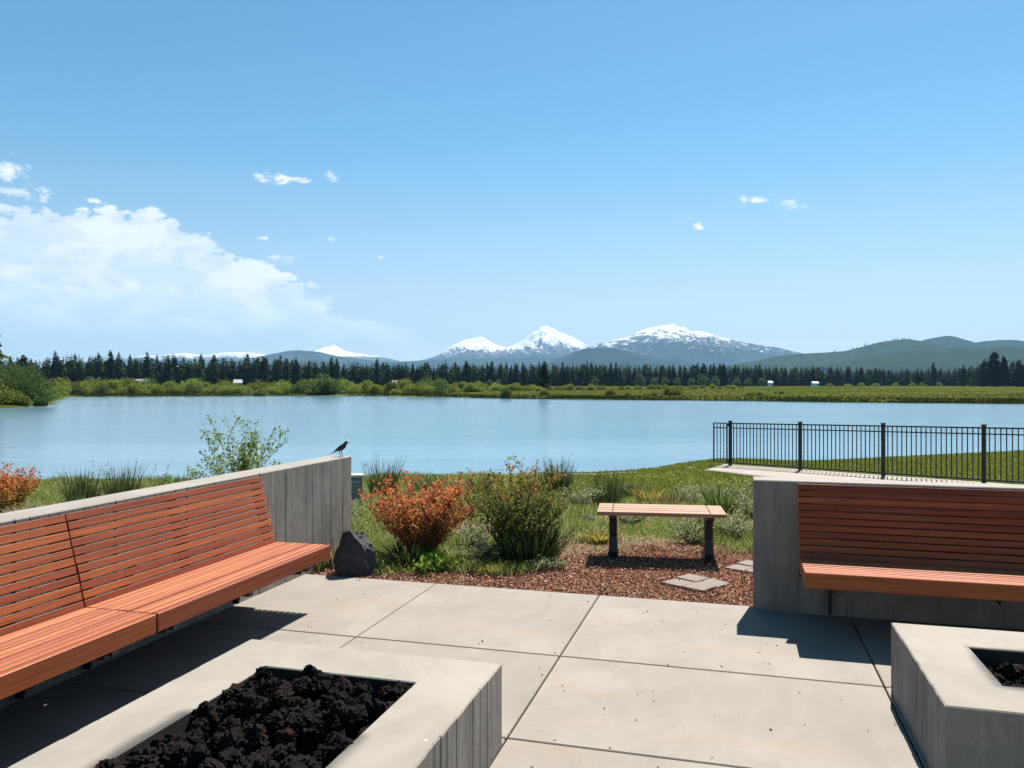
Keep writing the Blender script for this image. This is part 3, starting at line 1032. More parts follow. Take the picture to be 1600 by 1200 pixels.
# far houses among the trees
white = plain('white_paint', (0.78, 0.78, 0.76), 0.5)
roofm = plain('grey_roof', (0.16, 0.155, 0.16), 0.8)
paler = plain('pale_roof', (0.3, 0.3, 0.3), 0.7)
brown = plain('brown_siding', (0.10, 0.07, 0.05), 0.8)


def house(px, Y, Wd, Dp, H, wallm, rm, label, rot=0.2):
    X = (px - 800) / 1244 * Y
    e = tag(empty('house', on_ground(X, Y, -0.05), (0, 0, YAW + rot)), label, 'house')
    link('wall', box_mesh('wall', (Wd, Dp, H), wallm, 0, (0, 0, H / 2)), e)
    bm = bmesh.new()
    o = 0.35
    r = H * 0.45
    vs = [bm.verts.new(p) for p in [(-Wd / 2 - o, -Dp / 2 - o, H), (Wd / 2 + o, -Dp / 2 - o, H), (Wd / 2 + o, Dp / 2 + o, H), (-Wd / 2 - o, Dp / 2 + o, H), (-Wd / 2 - o, 0, H + r), (Wd / 2 + o, 0, H + r)]]
    for f in [(0, 1, 5, 4), (3, 4, 5, 2), (0, 4, 3), (1, 2, 5), (0, 3, 2, 1)]:
        bm.faces.new([vs[k] for k in f])
    link('roof', bm_mesh('roof', bm, rm), e)
    for dx in (-0.25, 0.25):
        link('window', box_mesh('window', (Wd * 0.16, 0.06, H * 0.35), M['steel'], 0, (Wd * dx, -Dp / 2 - 0.02, H * 0.55)), e)


house(1203, 470, 2.2, 2, 2.2, white, white, 'small white hut at the forest foot below the right flank of the butte')
house(1273, 470, 3.4, 2, 2.0, white, white, 'white barn at the back of the meadow below the green hill')
house(372, 262, 2.0, 3, 2.6, brown, paler, 'house with a pale roof half hidden behind the far thicket')
house(222, 268, 3.6, 4, 2.7, brown, roofm, 'low brown house with grey roof under the conifers behind the thicket')
house(617, 300, 1.4, 2, 2.3, brown, paler, 'small cabin with a pale roof glimpsed between thicket and forest')

# ------------------------------------------------------------------ air
hz, t = material('haze_air')
pv = t.new('ShaderNodeVolumePrincipled')
pv.inputs['Color'].default_value = (0.36, 0.65, 0.97, 1)
pv.inputs['Density'].default_value = 0.58e-4
pv.inputs['Anisotropy'].default_value = 0.0
o_ = t.new('ShaderNodeOutputMaterial')
t.link(pv.outputs[0], o_.inputs['Volume'])
tag(link('haze', box_mesh('haze', (29000, 29000, 964), hz, 0, (0, 0, 478)), None), 'pale blue summer haze over the lake and mountains', 'haze', kind='stuff')

# ------------------------------------------------------------------ terrace
patio = link('terrace', box_mesh('terrace', (10.4, 9.1, 0.06), plain('joint_sand', (0.055, 0.04, 0.03), 0.95), 0, (-0.75, 1.62, -0.075)))
tag(patio, kind='structure')
cx_ = [-5.95, -2.39, -1.03, 0.78, 4.45]
cy_ = [-2.9, 1.2, 3.57, 4.73, 6.18]
gap = 0.0045
for i in range(4):
    for j in range(4):
        sx, sy = cx_[i + 1] - cx_[i] - 2 * gap, cy_[j + 1] - cy_[j] - 2 * gap
        me = box_mesh('paving_slab', (sx, sy, 0.1), M['slab'], 0.005)
        link('paving_slab', me, patio, ((cx_[i] + cx_[i + 1]) / 2, (cy_[j] + cy_[j + 1]) / 2, -0.05 - 0.001 * ((i * 3 + j * 5) % 3)))


# ------------------------------------------------------------------ board-marked concrete walls
def board_edge(a, b, g, wmin=0.07, wmax=0.19, dev=0.0035):
    """outline points from a to b with the shallow offsets left by the form boards; outward is to the right of a->b"""
    a, b = np.array(a, float), np.array(b, float)
    L = np.linalg.norm(b - a)
    d = (b - a) / L
    nrm = np.array([d[1], -d[0]])
    s = 0.0
    out = [a]
    off = 0.0
    while s < L - wmax * 1.3:
        s2 = s + g.uniform(wmin, wmax)
        new = g.uniform(-dev, dev)
        # a fine fin or notch at the board joint
        k = g.choice([-0.0025, 0.002, 0.0])
        out += [a + d * (s2 - 0.004) + nrm * off, a + d * s2 + nrm * (off + k), a + d * (s2 + 0.004) + nrm * new]
        off = new
        s = s2
    return out


def outline_rect(x0, y0, x1, y1, g, **kw):
    c = [(x0, y0), (x1, y0), (x1, y1), (x0, y1)]
    pts = []
    for k in range(4):
        pts += board_edge(c[k], c[(k + 1) % 4], g, **kw)
    return np.array(pts)


def wall_mesh(name, x0, y0, x1, y1, h, seed, side, topm, **kw):
    g = np.random.default_rng(seed)
    pts = outline_rect(x0, y0, x1, y1, g, **kw)
    cen = np.array([(x0 + x1) / 2, (y0 + y1) / 2])
    bm = bmesh.new()
    ch = 0.007
    inner = pts.copy()
    for ax, (lo, hi) in enumerate([(x0, x1), (y0, y1)]):
        inner[:, ax] = np.where(inner[:, ax] < lo + 0.02, inner[:, ax] + ch, np.where(inner[:, ax] > hi - 0.02, inner[:, ax] - ch, inner[:, ax]))
    r0 = [bm.verts.new((p[0], p[1], -0.3)) for p in pts]
    r1 = [bm.verts.new((p[0], p[1], h - ch)) for p in pts]
    r2 = [bm.verts.new((p[0], p[1], h)) for p in inner]
    n = len(pts)
    for k in range(n):
        q = (k + 1) % n
        bm.faces.new((r0[k], r0[q], r1[q], r1[k])).material_index = 0
        bm.faces.new((r1[k], r1[q], r2[q], r2[k])).material_index = 1
    bm.faces.new(r2).material_index = 1
    me = bm_mesh(name, bm, side)
    me.materials.append(topm)
    return me


M['wall_top'] = concrete('wall_top_concrete', (0.235, 0.208, 0.178), speck=True, drops=True)
tag(link('concrete_wall', wall_mesh('concrete_wall', -3.83, -0.6, -3.6, 7.03, 0.95, 1, M['wall'], M['wall_top'])),
    'board-marked concrete wall behind the long sunlit bench, a blackbird on its end', 'wall')
tag(link('concrete_wall', wall_mesh('concrete_wall', 0.123, 6.08, 4.4, 6.31, 0.95, 2, M['wall'], M['wall_top'], wmin=0.11, wmax=0.25)),
    'board-marked concrete wall in shade behind the slatted bench near the fence', 'wall')


# ------------------------------------------------------------------ fire pits
def pit_mesh(name, sx, sy, hx0, hx1, hy0, hy1, h, seed, side, topm, innerm, depth=0.3):
    """hollow concrete box, centred plan sx by sy, with a rectangular hole"""
    g = np.random.default_rng(seed)
    x0, x1, y0, y1 = -sx / 2, sx / 2, -sy / 2, sy / 2
    pts = outline_rect(x0, y0, x1, y1, g, wmin=0.05, wmax=0.12, dev=0.002)
    ch = 0.006
    inner = pts.copy()
    for ax, (lo, hi) in enumerate([(x0, x1), (y0, y1)]):
        inner[:, ax] = np.where(inner[:, ax] < lo + 0.015, inner[:, ax] + ch, np.where(inner[:, ax] > hi - 0.015, inner[:, ax] - ch, inner[:, ax]))
    bm = bmesh.new()
    r0 = [bm.verts.new((p[0], p[1], -0.02)) for p in pts]
    r1 = [bm.verts.new((p[0], p[1], h - ch)) for p in pts]
    r2 = [bm.verts.new((p[0], p[1], h)) for p in inner]
    n = len(pts)
    for k in range(n):
        q = (k + 1) % n
        bm.faces.new((r0[k], r0[q], r1[q], r1[k])).material_index = 0
        bm.faces.new((r1[k], r1[q], r2[q], r2[k])).material_index = 1
    hc = [(hx0, hy0), (hx1, hy0), (hx1, hy1), (hx0, hy1)]
    c2 = 0.005
    hco = [(hx0 - c2, hy0 - c2), (hx1 + c2, hy0 - c2), (hx1 + c2, hy1 + c2), (hx0 - c2, hy1 + c2)]
    i2 = [bm.verts.new((x, y, h)) for x, y in hco]
    i1 = [bm.verts.new((x, y, h - c2)) for x, y in hc]
    i0 = [bm.verts.new((x, y, h - depth)) for x, y in hc]
    for k in range(4):
        q = (k + 1) % 4
        bm.faces.new((i1[k], i1[q], i0[q], i0[k])).material_index = 2
        bm.faces.new((i2[k], i2[q], i1[q], i1[k])).material_index = 1
    bm.faces.new(i0).material_index = 2
    e = [bm.edges.get((r2[k], r2[(k + 1) % n])) for k in range(n)] + [bm.edges.get((i2[k], i2[(k + 1) % 4])) for k in range(4)]
    res = bmesh.ops.triangle_fill(bm, use_beauty=True, use_dissolve=False, edges=e)
    for f in res['geom']:
        if isinstance(f, bmesh.types.BMFace):
            f.material_index = 1
    me = bm_mesh(name, bm, side)
    me.materials.append(topm)
    me.materials.append(innerm)
    return me


PIT_H = 0.373
M['soot'] = plain('sooty_concrete', (0.035, 0.03, 0.028), 0.9, 0.2, 0, 0.5, 6)
# left pit: x -2.34..-1.03, y 1.1..3.49, hole x -2.05..-1.32, y 1.5..3.17
PA = (-1.685, 2.295)
M['pit_a'] = concrete('fire_pit_rim', (0.235, 0.21, 0.172), drops=True, soot=(-2.05 - PA[0], -1.32 - PA[0], 1.5 - PA[1], 2.62 - PA[1]))
M['pit_b'] = concrete('fire_pit_rim_sooty', (0.235, 0.21, 0.172), drops=True, soot=(1.09 - 2.0, 2.9 - 2.0, 3.81 - 4.085, 4.32 - 4.085))
pa = tag(link('fire_pit', pit_mesh('fire_pit', 1.31, 2.39, -0.365, 0.365, -0.795, 0.875, PIT_H, 3, M['pit_side'], M['pit_a'], M['soot']), None, (PA[0], PA[1], 0)),
         'long concrete fire pit full of black lava rock beside the sunlit bench', 'fire pit')
PB = (2.0, 4.085)
pb = tag(link('fire_pit', pit_mesh('fire_pit', 2.4, 1.15, 1.09 - 2.0, 2.9 - 2.0, 3.81 - 4.085, 4.32 - 4.085, PIT_H, 4, M['pit_side'], M['pit_b'], M['soot']), None, (PB[0], PB[1], 0)),
         'concrete fire pit with soot round its hole, before the shaded bench', 'fire pit')

# lava rocks
m, t = material('lava_rock')
co = objco(t)
oi = t.new('ShaderNodeObjectInfo')
n1 = t.noise(co, 9.0, 5.0, 0.7)
n2 = t.noise(co, 45.0, 5.0, 0.7)
c = t.mix(n1, (0.0045, 0.0036, 0.0033), (0.024, 0.019, 0.0165))
c = t.mix(t.m('MULTIPLY', t.mr(n1, 0.5, 0.64), t.mr(oi.outputs['Random'], 0.4, 1.0, 0, 0.8)), c, (0.075, 0.034, 0.022))
finish(t, principled(t, c, 0.95, t.bump(n2, 0.9, 0.012), 0.12))
lava_m = m
m, t = material('red_lava_rock')
co = objco(t)
n1 = t.noise(co, 9.0, 5.0, 0.7)
n2 = t.noise(co, 45.0, 5.0, 0.7)
c = t.mix(n1, (0.015, 0.008, 0.007), (0.075, 0.03, 0.02))
finish(t, principled(t, c, 0.95, t.bump(n2, 0.9, 0.012), 0.12))
red_lava_m = m


def lump_mesh(name, seed, mat, sub=3, amp=0.3, squash=0.75):
    g = np.random.default_rng(seed)
    bm = bmesh.new()
    bmesh.ops.create_icosphere(bm, subdivisions=sub, radius=1.0)
    co = np.array([v.co for v in bm.verts])
    off = Vector(g.uniform(-50, 50, 3))
    rr = []
    for v in bm.verts:
        p = v.co + off
        q = 0.42 * mnoise.noise(p * 1.3) + 0.34 * abs(mnoise.noise(p * 2.9)) - 0.30 * abs(mnoise.noise(p * 5.3)) + 0.16 * mnoise.noise(p * 9.0)
        rr.append(1 + q * amp / 0.34)
    co = co * np.array(rr)[:, None] * np.array([1, g.uniform(0.7, 1.0), squash * g.uniform(0.8, 1.1)])
    for v, c_ in zip(bm.verts, co):
        v.co = c_
    return bm_mesh(name, bm, mat, False)


lump_var = [lump_mesh('lava_rock', 500 + k, lava_m, 4, 0.36) for k in range(8)]
red_var = [lump_mesh('lava_rock', 520 + k, red_lava_m, 4, 0.36) for k in range(3)]
g = np.random.default_rng(15)


def fill_pit(x0, x1, y0, y1, step, zbase, heap, group, lab, labr, red=0.035):
    k = 0
    for layer, dz in ((0, 0.0), (1, 0.065)):
        xs = np.arange(x0 + step * 0.4, x1 - step * 0.1, step)
        ys = np.arange(y0 + step * 0.4, y1 - step * 0.1, step)
        for x in xs:
            for y in ys:
                if layer == 1 and g.uniform() < 0.38:
                    continue
                xx = x + g.normal(0, step * 0.16)
                yy = y + g.normal(0, step * 0.16)
                s = step * g.uniform(0.45, 0.8)
                xx = min(max(xx, x0 + s * 0.7), x1 - s * 0.7)
                yy = min(max(yy, y0 + s * 0.7), y1 - s * 0.7)
                isred = g.uniform() < red
                me = red_var[int(g.integers(0, 3))] if isred else lump_var[int(g.integers(0, 8))]
                o = link('lava_rock', me, None, (xx, yy, zbase + dz + heap(xx, yy) + g.normal(0, 0.012)), tuple(g.uniform(0, 6.28, 3)), (s, s, s))
                tag(o, labr if isred else lab, 'lava rock', group + (' red' if isred else ' black'))


fill_pit(-2.05, -1.32, 2.0, 3.17, 0.082, 0.252, lambda x, y: 0.012 * math.exp(-((x + 1.72) / 0.22) ** 2 - ((y - 2.98) / 0.16) ** 2) + 0.03 * math.exp(-((x + 1.75) / 0.3) ** 2), 'lava rocks in the long pit',
         'black lava rock in the heap filling the long fire pit', 'rusty red lava rock among black ones in the long fire pit')
fill_pit(1.09, 1.9, 3.81, 4.32, 0.11, 0.2, lambda x, y: 0.0, 'lava rocks in the sooty pit',
         'black lava rock inside the sooty fire pit by the shaded bench', 'rusty red lava rock inside the sooty fire pit', 0.03)


# ------------------------------------------------------------------ slatted benches
def make_bench(label, loc, rotz, length, segs, seed):
    """local x along the bench, -y towards the sitter's knees, z up; wall face at y = 0.69"""
    e = tag(empty('slatted_bench', loc, (0, 0, rotz)), label, 'bench')
    g = np.random.default_rng(seed)
    SZ = 0.45
    n_seat, pitch = 9, 0.0465
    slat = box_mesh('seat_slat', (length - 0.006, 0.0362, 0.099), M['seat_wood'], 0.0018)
    fascia = box_mesh('seat_fascia', (length - 0.006, 0.04, 0.1), M['wood'], 0.004)
    bslat = box_mesh('back_slat', (length - 0.006, 0.022, 0.0388), M['wood'], 0.0012)
    batten = box_mesh('back_batten', (0.07, 0.03, 0.50), M['wood'], 0.002)
    ebat = box_mesh('back_batten', (0.10, 0.02, 0.50), M['wood'], 0.002)
    joist = box_mesh('seat_joist', (0.05, 0.42, 0.05), M['steel'], 0.002)
    # back plane: from (y 0.46, z 0.47) leaning to (y 0.60, z 0.94)
    p0, p1 = np.array([0.468, SZ - 0.012]), np.array([0.605, 0.945])
    L = np.linalg.norm(p1 - p0)
    d = (p1 - p0) / L
    tilt = math.atan2(d[0], d[1])
    nb = 11
    for s in range(segs):
        xc = -(s + 0.5) * length - s * 0.004
        link('seat_fascia', fascia, e, (xc, 0.02, SZ - 0.05))
        for k in range(n_seat):
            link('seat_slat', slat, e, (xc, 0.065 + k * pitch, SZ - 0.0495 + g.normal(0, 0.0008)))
        for k in range(nb):
            f = (k + 0.5) / nb
            q = p0 + d * L * f
            bow = 0.0015 * g.normal()
            link('back_slat', bslat, e, (xc, q[0] + bow, q[1]), (-tilt, 0, 0))
        mid = (p0 + p1) / 2
        nv = np.array([d[1], -d[0]])
        for bx in (-length / 2 + 0.055, -0.03 * length, length / 2 - 0.055):
            end = abs(bx) > 0.3
            q = mid + nv * (0.0225 if end else 0.0275)
            link('back_batten', ebat if end else batten, e, (xc + bx, q[0], q[1]), (-tilt, 0, 0))
        for bx in (-length / 2 + 0.22, 0.0, length / 2 - 0.22):
            link('seat_joist', joist, e, (xc + bx, 0.27, SZ - 0.125))
        link('added_light_stop', box_mesh('added_light_stop', (length - 0.02, 0.225, 0.006), M['steel']), e, (xc, 0.573, SZ - 0.147))  # added plate that stops a sun stripe falling behind the seat
        # steel bracket: a plate on the wall carrying an arm under the seat
        for bx in (-length / 2 + 0.22, length / 2 - 0.22):
            bm = bmesh.new()
            prof = [(0.686, 0.02), (0.686, SZ - 0.151), (0.12, SZ - 0.151), (0.12, SZ - 0.175), (0.60, SZ - 0.24), (0.64, 0.02)]
            fr = [bm.verts.new((-0.008, y, z)) for y, z in prof]
            bk = [bm.verts.new((0.008, y, z)) for y, z in prof]
            bm.faces.new(fr)
            bm.faces.new(bk[::-1])
            for k in range(len(prof)):
                q = (k + 1) % len(prof)
                bm.faces.new((fr[k], bk[k], bk[q], fr[q]))
            link('support_bracket', bm_mesh('support_bracket', bm, M['steel']), e, (xc + bx, 0, 0))
    return e


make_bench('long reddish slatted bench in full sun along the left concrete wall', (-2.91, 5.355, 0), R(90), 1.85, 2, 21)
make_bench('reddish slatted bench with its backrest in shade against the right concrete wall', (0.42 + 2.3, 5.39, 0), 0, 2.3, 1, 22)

# ------------------------------------------------------------------ garden bench
gb = tag(empty('garden_bench', on_ground(1.43, 7.68), (0, 0, YAW - R(8.7))), 'small backless bench with pale plank seat and black legs on the bark mulch', 'bench')
zb = 0.0
for k in range(4):
    link('seat_board', box_mesh('seat_board', (1.19, 0.122, 0.036), M['pale_wood'], 0.004), gb, (0, -0.205 + k * 0.137, 0.452))
for sx in (-0.45, 0.45):
    bm = bmesh.new()
    prof = [(-0.24, 0.405), (-0.24, 0.432), (0.24, 0.432), (0.24, 0.405), (0.10, 0.36), (0.075, 0.2), (0.10, 0.06), (0.21, 0.02), (0.21, -0.03), (-0.21, -0.03), (-0.21, 0.02), (-0.10, 0.06), (-0.075, 0.2), (-0.10, 0.36)]
    fr = [bm.verts.new((-0.036, y, z)) for y, z in prof]
    bk = [bm.verts.new((0.036, y, z)) for y, z in prof]
    bm.faces.new(fr)
    bm.faces.new(bk[::-1])
    for k in range(len(prof)):
        q = (k + 1) % len(prof)
        bm.faces.new((fr[k], bk[k], bk[q], fr[q]))
    # flared foot
    for v in bm.verts:
        if v.co.z < 0.1:
            v.co.x *= 1.0 + (0.1 - v.co.z) * 5
    leg = link('leg', bm_mesh('leg', bm, M['black']), gb, (sx, 0, 0))
    for k in range(4):
        for dxs in (-0.018, 0.018):
            link('bolt', box_mesh('bolt', (0.014, 0.014, 0.006), M['steel'], 0.003), leg, (dxs * 0, -0.205 + k * 0.137 + dxs * 1.7, 0.473))

# ------------------------------------------------------------------ stepping stones of four pavers
for X, Y, a, lab in [(1.53, 6.63, 43, 'diamond of four square pavers in the mulch before the small bench'),
                     (2.2, 7.17, 45, 'diamond of four square pavers half hidden behind the right wall end')]:
    e = tag(empty('stepping_stone', on_ground(X, Y), (0, 0, YAW + R(a))), lab, 'stepping stone')
    for i in (-1, 1):
        for j in (-1, 1):
            link('paver', box_mesh('paver', (0.198, 0.198, 0.07), M['paver'], 0.004), e, (i * 0.103, j * 0.103, -0.012 + 0.003 * i * j), (R(0.7) * i, R(0.6) * j, R(0.8) * i * j))


# ------------------------------------------------------------------ basalt rock
def boulder(name, seed, size, mat):
    g = np.random.default_rng(seed)
    bm = bmesh.new()
    bmesh.ops.create_icosphere(bm, subdivisions=5, radius=1.0)
    co = np.array([v.co for v in bm.verts])
    for k in range(16):
        nrm = unit(g.normal(size=3))
        d = g.uniform(0.62, 0.9)
        ex = np.maximum(co @ nrm - d, 0)
        co = co - ex[:, None] * nrm * 0.92
    r = 1 + 0.09 * vnoise(co[:, 0] + co[:, 2], co[:, 1] - co[:, 2], 0.3, seed) + 0.05 * vnoise(co[:, 1] + co[:, 2], co[:, 0], 0.1, seed + 2) + 0.015 * vnoise(co[:, 0], co[:, 2] + co[:, 1], 0.045, seed + 4)
    co = co * r[:, None]
    tp = np.clip((co[:, 2] + 1) / 2, 0, 1)
    co[:, 0] = co[:, 0] * (1.15 - 0.45 * tp) - 0.12 * tp
    co = co * np.array(size)
    for v, c_ in zip(bm.verts, co):
        v.co = c_
    return bm_mesh(name, bm, mat, False)


m, t = material('basalt')
co = objco(t)
n1 = t.noise(co, 5.0, 6.0, 0.65)
n2 = t.noise(co, 30.0, 6.0, 0.7)
c = t.mix(n1, (0.022, 0.021, 0.024), (0.062, 0.058, 0.06))
c = t.mix(t.m('MULTIPLY', t.mr(n2, 0.55, 0.7), 0.5), c, (0.15, 0.14, 0.14))
finish(t, principled(t, c, 0.85, t.bump(n2, 0.8, 0.015), 0.3))
basalt = m
tag(link('basalt_boulder', boulder('basalt_boulder', 3, (0.2, 0.18, 0.29), basalt), None, on_ground(-1.36, 7.0, 0.13), (0, 0, 0.4)),
    'dark jagged basalt boulder at the end of the left bench wall', 'boulder')
tag(link('basalt_stone', boulder('basalt_stone', 9, (0.12, 0.1, 0.07), basalt), None, on_ground(1.0, 10.3, 0.03), (0, 0, 1.4)),
    'small dark stone in the weeds left of the small bench', 'stone')

# ------------------------------------------------------------------ utility box behind the left wall
boxm = plain('grey_enclosure', (0.16, 0.17, 0.18), 0.5)
lidm = plain('pale_enclosure_lid', (0.42, 0.43, 0.43), 0.4)
ub = tag(empty('utility_box', on_ground(-2.66, 13.5), (0, 0, YAW + 0.2)), 'grey utility box with pale lid standing behind the left wall end', 'utility box')
link('body', box_mesh('body', (0.24, 0.2, 0.48), boxm, 0.006, (0, 0, 0.24)), ub)
link('lid', box_mesh('lid', (0.27, 0.23, 0.05), lidm, 0.012, (0, 0, 0.522)), ub)
link('panel', box_mesh('panel', (0.19, 0.012, 0.22), boxm, 0.004, (0, -0.104, 0.3)), ub)
link('rim', box_mesh('rim', (0.20, 0.02, 0.02), lidm, 0.003, (0, -0.11, 0.425)), ub)

# ------------------------------------------------------------------ path and fence
path_m = concrete('path_concrete', (0.25, 0.215, 0.18), warm=0.3, speck=False)
rows = []
ts = np.linspace(-0.35, 13.5, 50)
for t_ in ts:
    for q in np.linspace(-0.16, pw + 0.2 * max(t_, 0), 7):
        p = FP0 + fdir * (t_ + (q + 0.16) / 2.3 * 0.95 * max(0, 1 - (t_ + 0.35) / 2.5)) + fper * q
        rows.append((p[0], p[1]))
rows = np.array(rows)
pz = ground_z(rows[:, 0], rows[:, 1])
pz = pz.reshape(50, 7)
line = pz[:, 1:5].mean(1)
pz = np.repeat(path_plane(ts)[:, None], 7, 1)
V = np.concatenate([np.column_stack([rows, pz.ravel()]), np.column_stack([rows, pz.ravel() - 0.14])])
q = np.arange(49)[:, None] * 7 + np.arange(6)[None, :]
F1 = np.stack([q, q + 7, q + 8, q + 1], -1).reshape(-1, 4)
e1 = np.arange(49) * 7
side1 = np.stack([e1, e1 + 350, e1 + 357, e1 + 7], -1)
side2 = np.stack([e1 + 6, e1 + 13, e1 + 363, e1 + 356], -1)
e2 = np.arange(6)
cap1 = np.stack([e2, e2 + 1, e2 + 351, e2 + 350], -1)
tag(link('path', np_mesh('path', V, np.concatenate([F1, side1, side2, cap1]), path_m), None, (0, 0, 0), (0, 0, YAW)), kind='structure')


def path_z(t_):
    return float(path_plane(t_))


# thin stone edging along the near shore
ex = np.linspace(-2.2, 5.3, 26)
ey = np.interp(ex, [-3, 0, 3, 4.5, 5.3], [23.9, 24.3, 24.0, 23.4, 23.0]) + 0.1 * np.sin(ex * 2.1)
kerb = Acc()
for k in range(25):
    a = np.array([ex[k], ey[k]])
    b = np.array([ex[k + 1], ey[k + 1]])
    d = (b - a) * 0.97
    nn = np.array([-d[1], d[0]]) / np.linalg.norm(d) * (0.07 + 0.02 * math.sin(k * 3))
    z = float(ground_z(*a)) + 0.03 + 0.01 * math.sin(k * 5)
    c4 = [a - nn, a + d - nn, a + d + nn, a + nn]
    V = np.array([(p[0], p[1], z) for p in c4] + [(p[0], p[1], z - 0.2) for p in c4])
    kerb.add(V, np.array([[0, 1, 2, 3], [0, 4, 5, 1], [1, 5, 6, 2], [2, 6, 7, 3], [3, 7, 4, 0]]))
tag(link('kerb', kerb.mesh('kerb', path_m), None, (0, 0, 0), (0, 0, YAW)), kind='structure')

fx, fy = site(*FP0)
fence = tag(empty('metal_fence', (fx, fy, 0), (0, 0, YAW + math.atan2(FD[1], FD[0]))), 'black metal picket fence running along the concrete path by the lake', 'fence')
FH = 1.25
post_me = box_mesh('post', (0.075, 0.075, FH + 0.05), M['black'], 0.005, (0, 0, FH / 2 - 0.005))
cap_me = box_mesh('post_cap', (0.095, 0.095, 0.03), M['black'], 0.008)
pick_me = box_mesh('picket', (0.019, 0.019, FH - 0.08), M['black'])
npan = 4
for k in range(npan + 1):
    z = path_z(k * FLEN)
    po = link('post', post_me, fence, (k * FLEN, 0, z))
    link('post_cap', cap_me, po, (0, 0, FH + 0.035))
    if k == npan:
        break
    z2 = path_z((k + 1) * FLEN)
    ang = math.atan2(z2 - z, FLEN)
    for hz_, th_ in ((FH - 0.03, 0.034), (FH - 0.165, 0.028), (0.075, 0.034)):
        link('rail', box_mesh('rail', (FLEN - 0.08, 0.034, th_), M['black']), fence, ((k + 0.5) * FLEN, 0, (z + z2) / 2 + hz_), (0, -ang, 0))
    for j in range(1, 20):
        f = j / 20
        link('picket', pick_me, fence, ((k + f) * FLEN, 0, z + (z2 - z) * f + 0.06 + (FH - 0.08) / 2))
# gate leaf at the lake end, standing open
gx_, gy_ = site(*(FP0 + np.array([-0.06, 0.03])))
gate = tag(empty('metal_gate', (gx_, gy_, path_z(0)), (0, 0, YAW + R(148))), 'narrow black metal gate leaf standing open at the lake end of the fence', 'gate')
GL = 0.42
for xx in (0.03, GL):
    link('stile', box_mesh('stile', (0.035, 0.035, FH - 0.1), M['black']), gate, (xx, 0, 0.07 + (FH - 0.1) / 2))
for zz in (0.085, FH - 0.165, FH - 0.03):
    link('rail', box_mesh('rail', (GL - 0.03, 0.03, 0.03), M['black']), gate, (GL / 2 + 0.015, 0, zz))
for k in range(3):
    link('picket', pick_me, gate, (0.03 + (k + 1) * (GL - 0.03) / 4, 0, 0.07 + (FH - 0.1) / 2))
for zz in (0.12, FH - 0.07):
    link('hinge', box_mesh('hinge', (0.09, 0.1, 0.1), M['black'], 0.012), gate, (-0.02, 0, zz))

# ------------------------------------------------------------------ near shrubs, each its own plant
g = np.random.default_rng(17)


def shrub(name, X, Y, Hh, Rr, n_stems, n_leaf, leaf, mat, label, cat, seed, spread=0.9, bare=0.35, twigm=None, upright=0.5, stem_r=0.006, dz=0.0, wander=0.06):
    g = np.random.default_rng(seed)
    e = tag(empty(name, on_ground(X, Y, dz - 0.02)), label, cat)
    st, lf = Acc(), Acc()
    per = n_leaf // n_stems
    cl = g.uniform(0, 6.28, 11)
    for s in range(n_stems):
        th = cl[s % 11] + g.normal(0, 0.22)
        rr = Rr * math.sqrt(g.uniform(0, 1)) * spread
        hh = Hh * (g.uniform(0.55, 1.04) * (1 - 0.22 * (rr / Rr) ** 2))
        a = np.array([math.cos(th) * rr * 0.12, math.sin(th) * rr * 0.12, 0])
        b = np.array([math.cos(th) * rr, math.sin(th) * rr, hh])
        tt = np.linspace(0, 1, 6)
        pts = a + (b - a) * np.stack([tt ** (1 + upright), tt ** (1 + upright), tt], -1)
        pts += g.normal(0, wander * 0.3, (6, 3)) * tt[:, None] * np.array([1, 1, 0.4])
        st.tube(pts, stem_r * np.linspace(1, 0.25, 6), 4)
        # twigs
        T = []
        for q in range(5):
            f = g.uniform(bare, 0.95)
            p = np.array([np.interp(f, tt, pts[:, k]) for k in range(3)])
            d = unit(np.array([g.normal(0, 0.7), g.normal(0, 0.7), g.uniform(0.3, 1.0)])) * Hh * g.uniform(0.08, 0.2)
            st.tube([p, p + d * 0.5, p + d], stem_r * np.array([0.4, 0.3, 0.12]), 3)
            T.append((p, d))
        m_ = per
        f = g.uniform(bare, 1.0, m_)
        base = np.stack([np.interp(f, tt, pts[:, k]) for k in range(3)], -1)
        onT = g.uniform(size=m_) < 0.65
        ti = g.integers(0, 5, m_)
        tf = g.uniform(0.1, 1.05, m_)
        tb = np.array([T[i][0] for i in ti]) + np.array([T[i][1] for i in ti]) * tf[:, None]
        P = np.where(onT[:, None], tb, base) + g.normal(0, leaf * 0.35, (m_, 3))
        D = g.normal(0, 0.8, (m_, 3)) + np.array([0, 0, 0.55])
        V, F = leaf_arrays(P, D, leaf * g.uniform(0.6, 1.25, m_), leaf * g.uniform(0.35, 0.6, m_), g)
        lf.add(V, F)
    link('stems', st.mesh('stems', twigm or M['twig']), e)
    link('foliage', lf.mesh('foliage', mat), e)
    return e


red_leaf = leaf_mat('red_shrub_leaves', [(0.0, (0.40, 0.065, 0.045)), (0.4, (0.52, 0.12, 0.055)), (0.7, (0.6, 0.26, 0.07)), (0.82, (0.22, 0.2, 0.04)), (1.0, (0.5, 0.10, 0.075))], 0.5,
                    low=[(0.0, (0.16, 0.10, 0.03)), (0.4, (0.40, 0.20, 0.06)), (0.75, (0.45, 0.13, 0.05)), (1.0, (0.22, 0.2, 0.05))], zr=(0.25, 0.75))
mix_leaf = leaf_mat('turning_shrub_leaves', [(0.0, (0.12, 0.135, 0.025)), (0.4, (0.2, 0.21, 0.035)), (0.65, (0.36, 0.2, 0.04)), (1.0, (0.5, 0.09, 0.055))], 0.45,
                    low=[(0.0, (0.05, 0.075, 0.02)), (0.5, (0.09, 0.12, 0.025)), (1.0, (0.2, 0.19, 0.035))], zr=(0.45, 1.0))
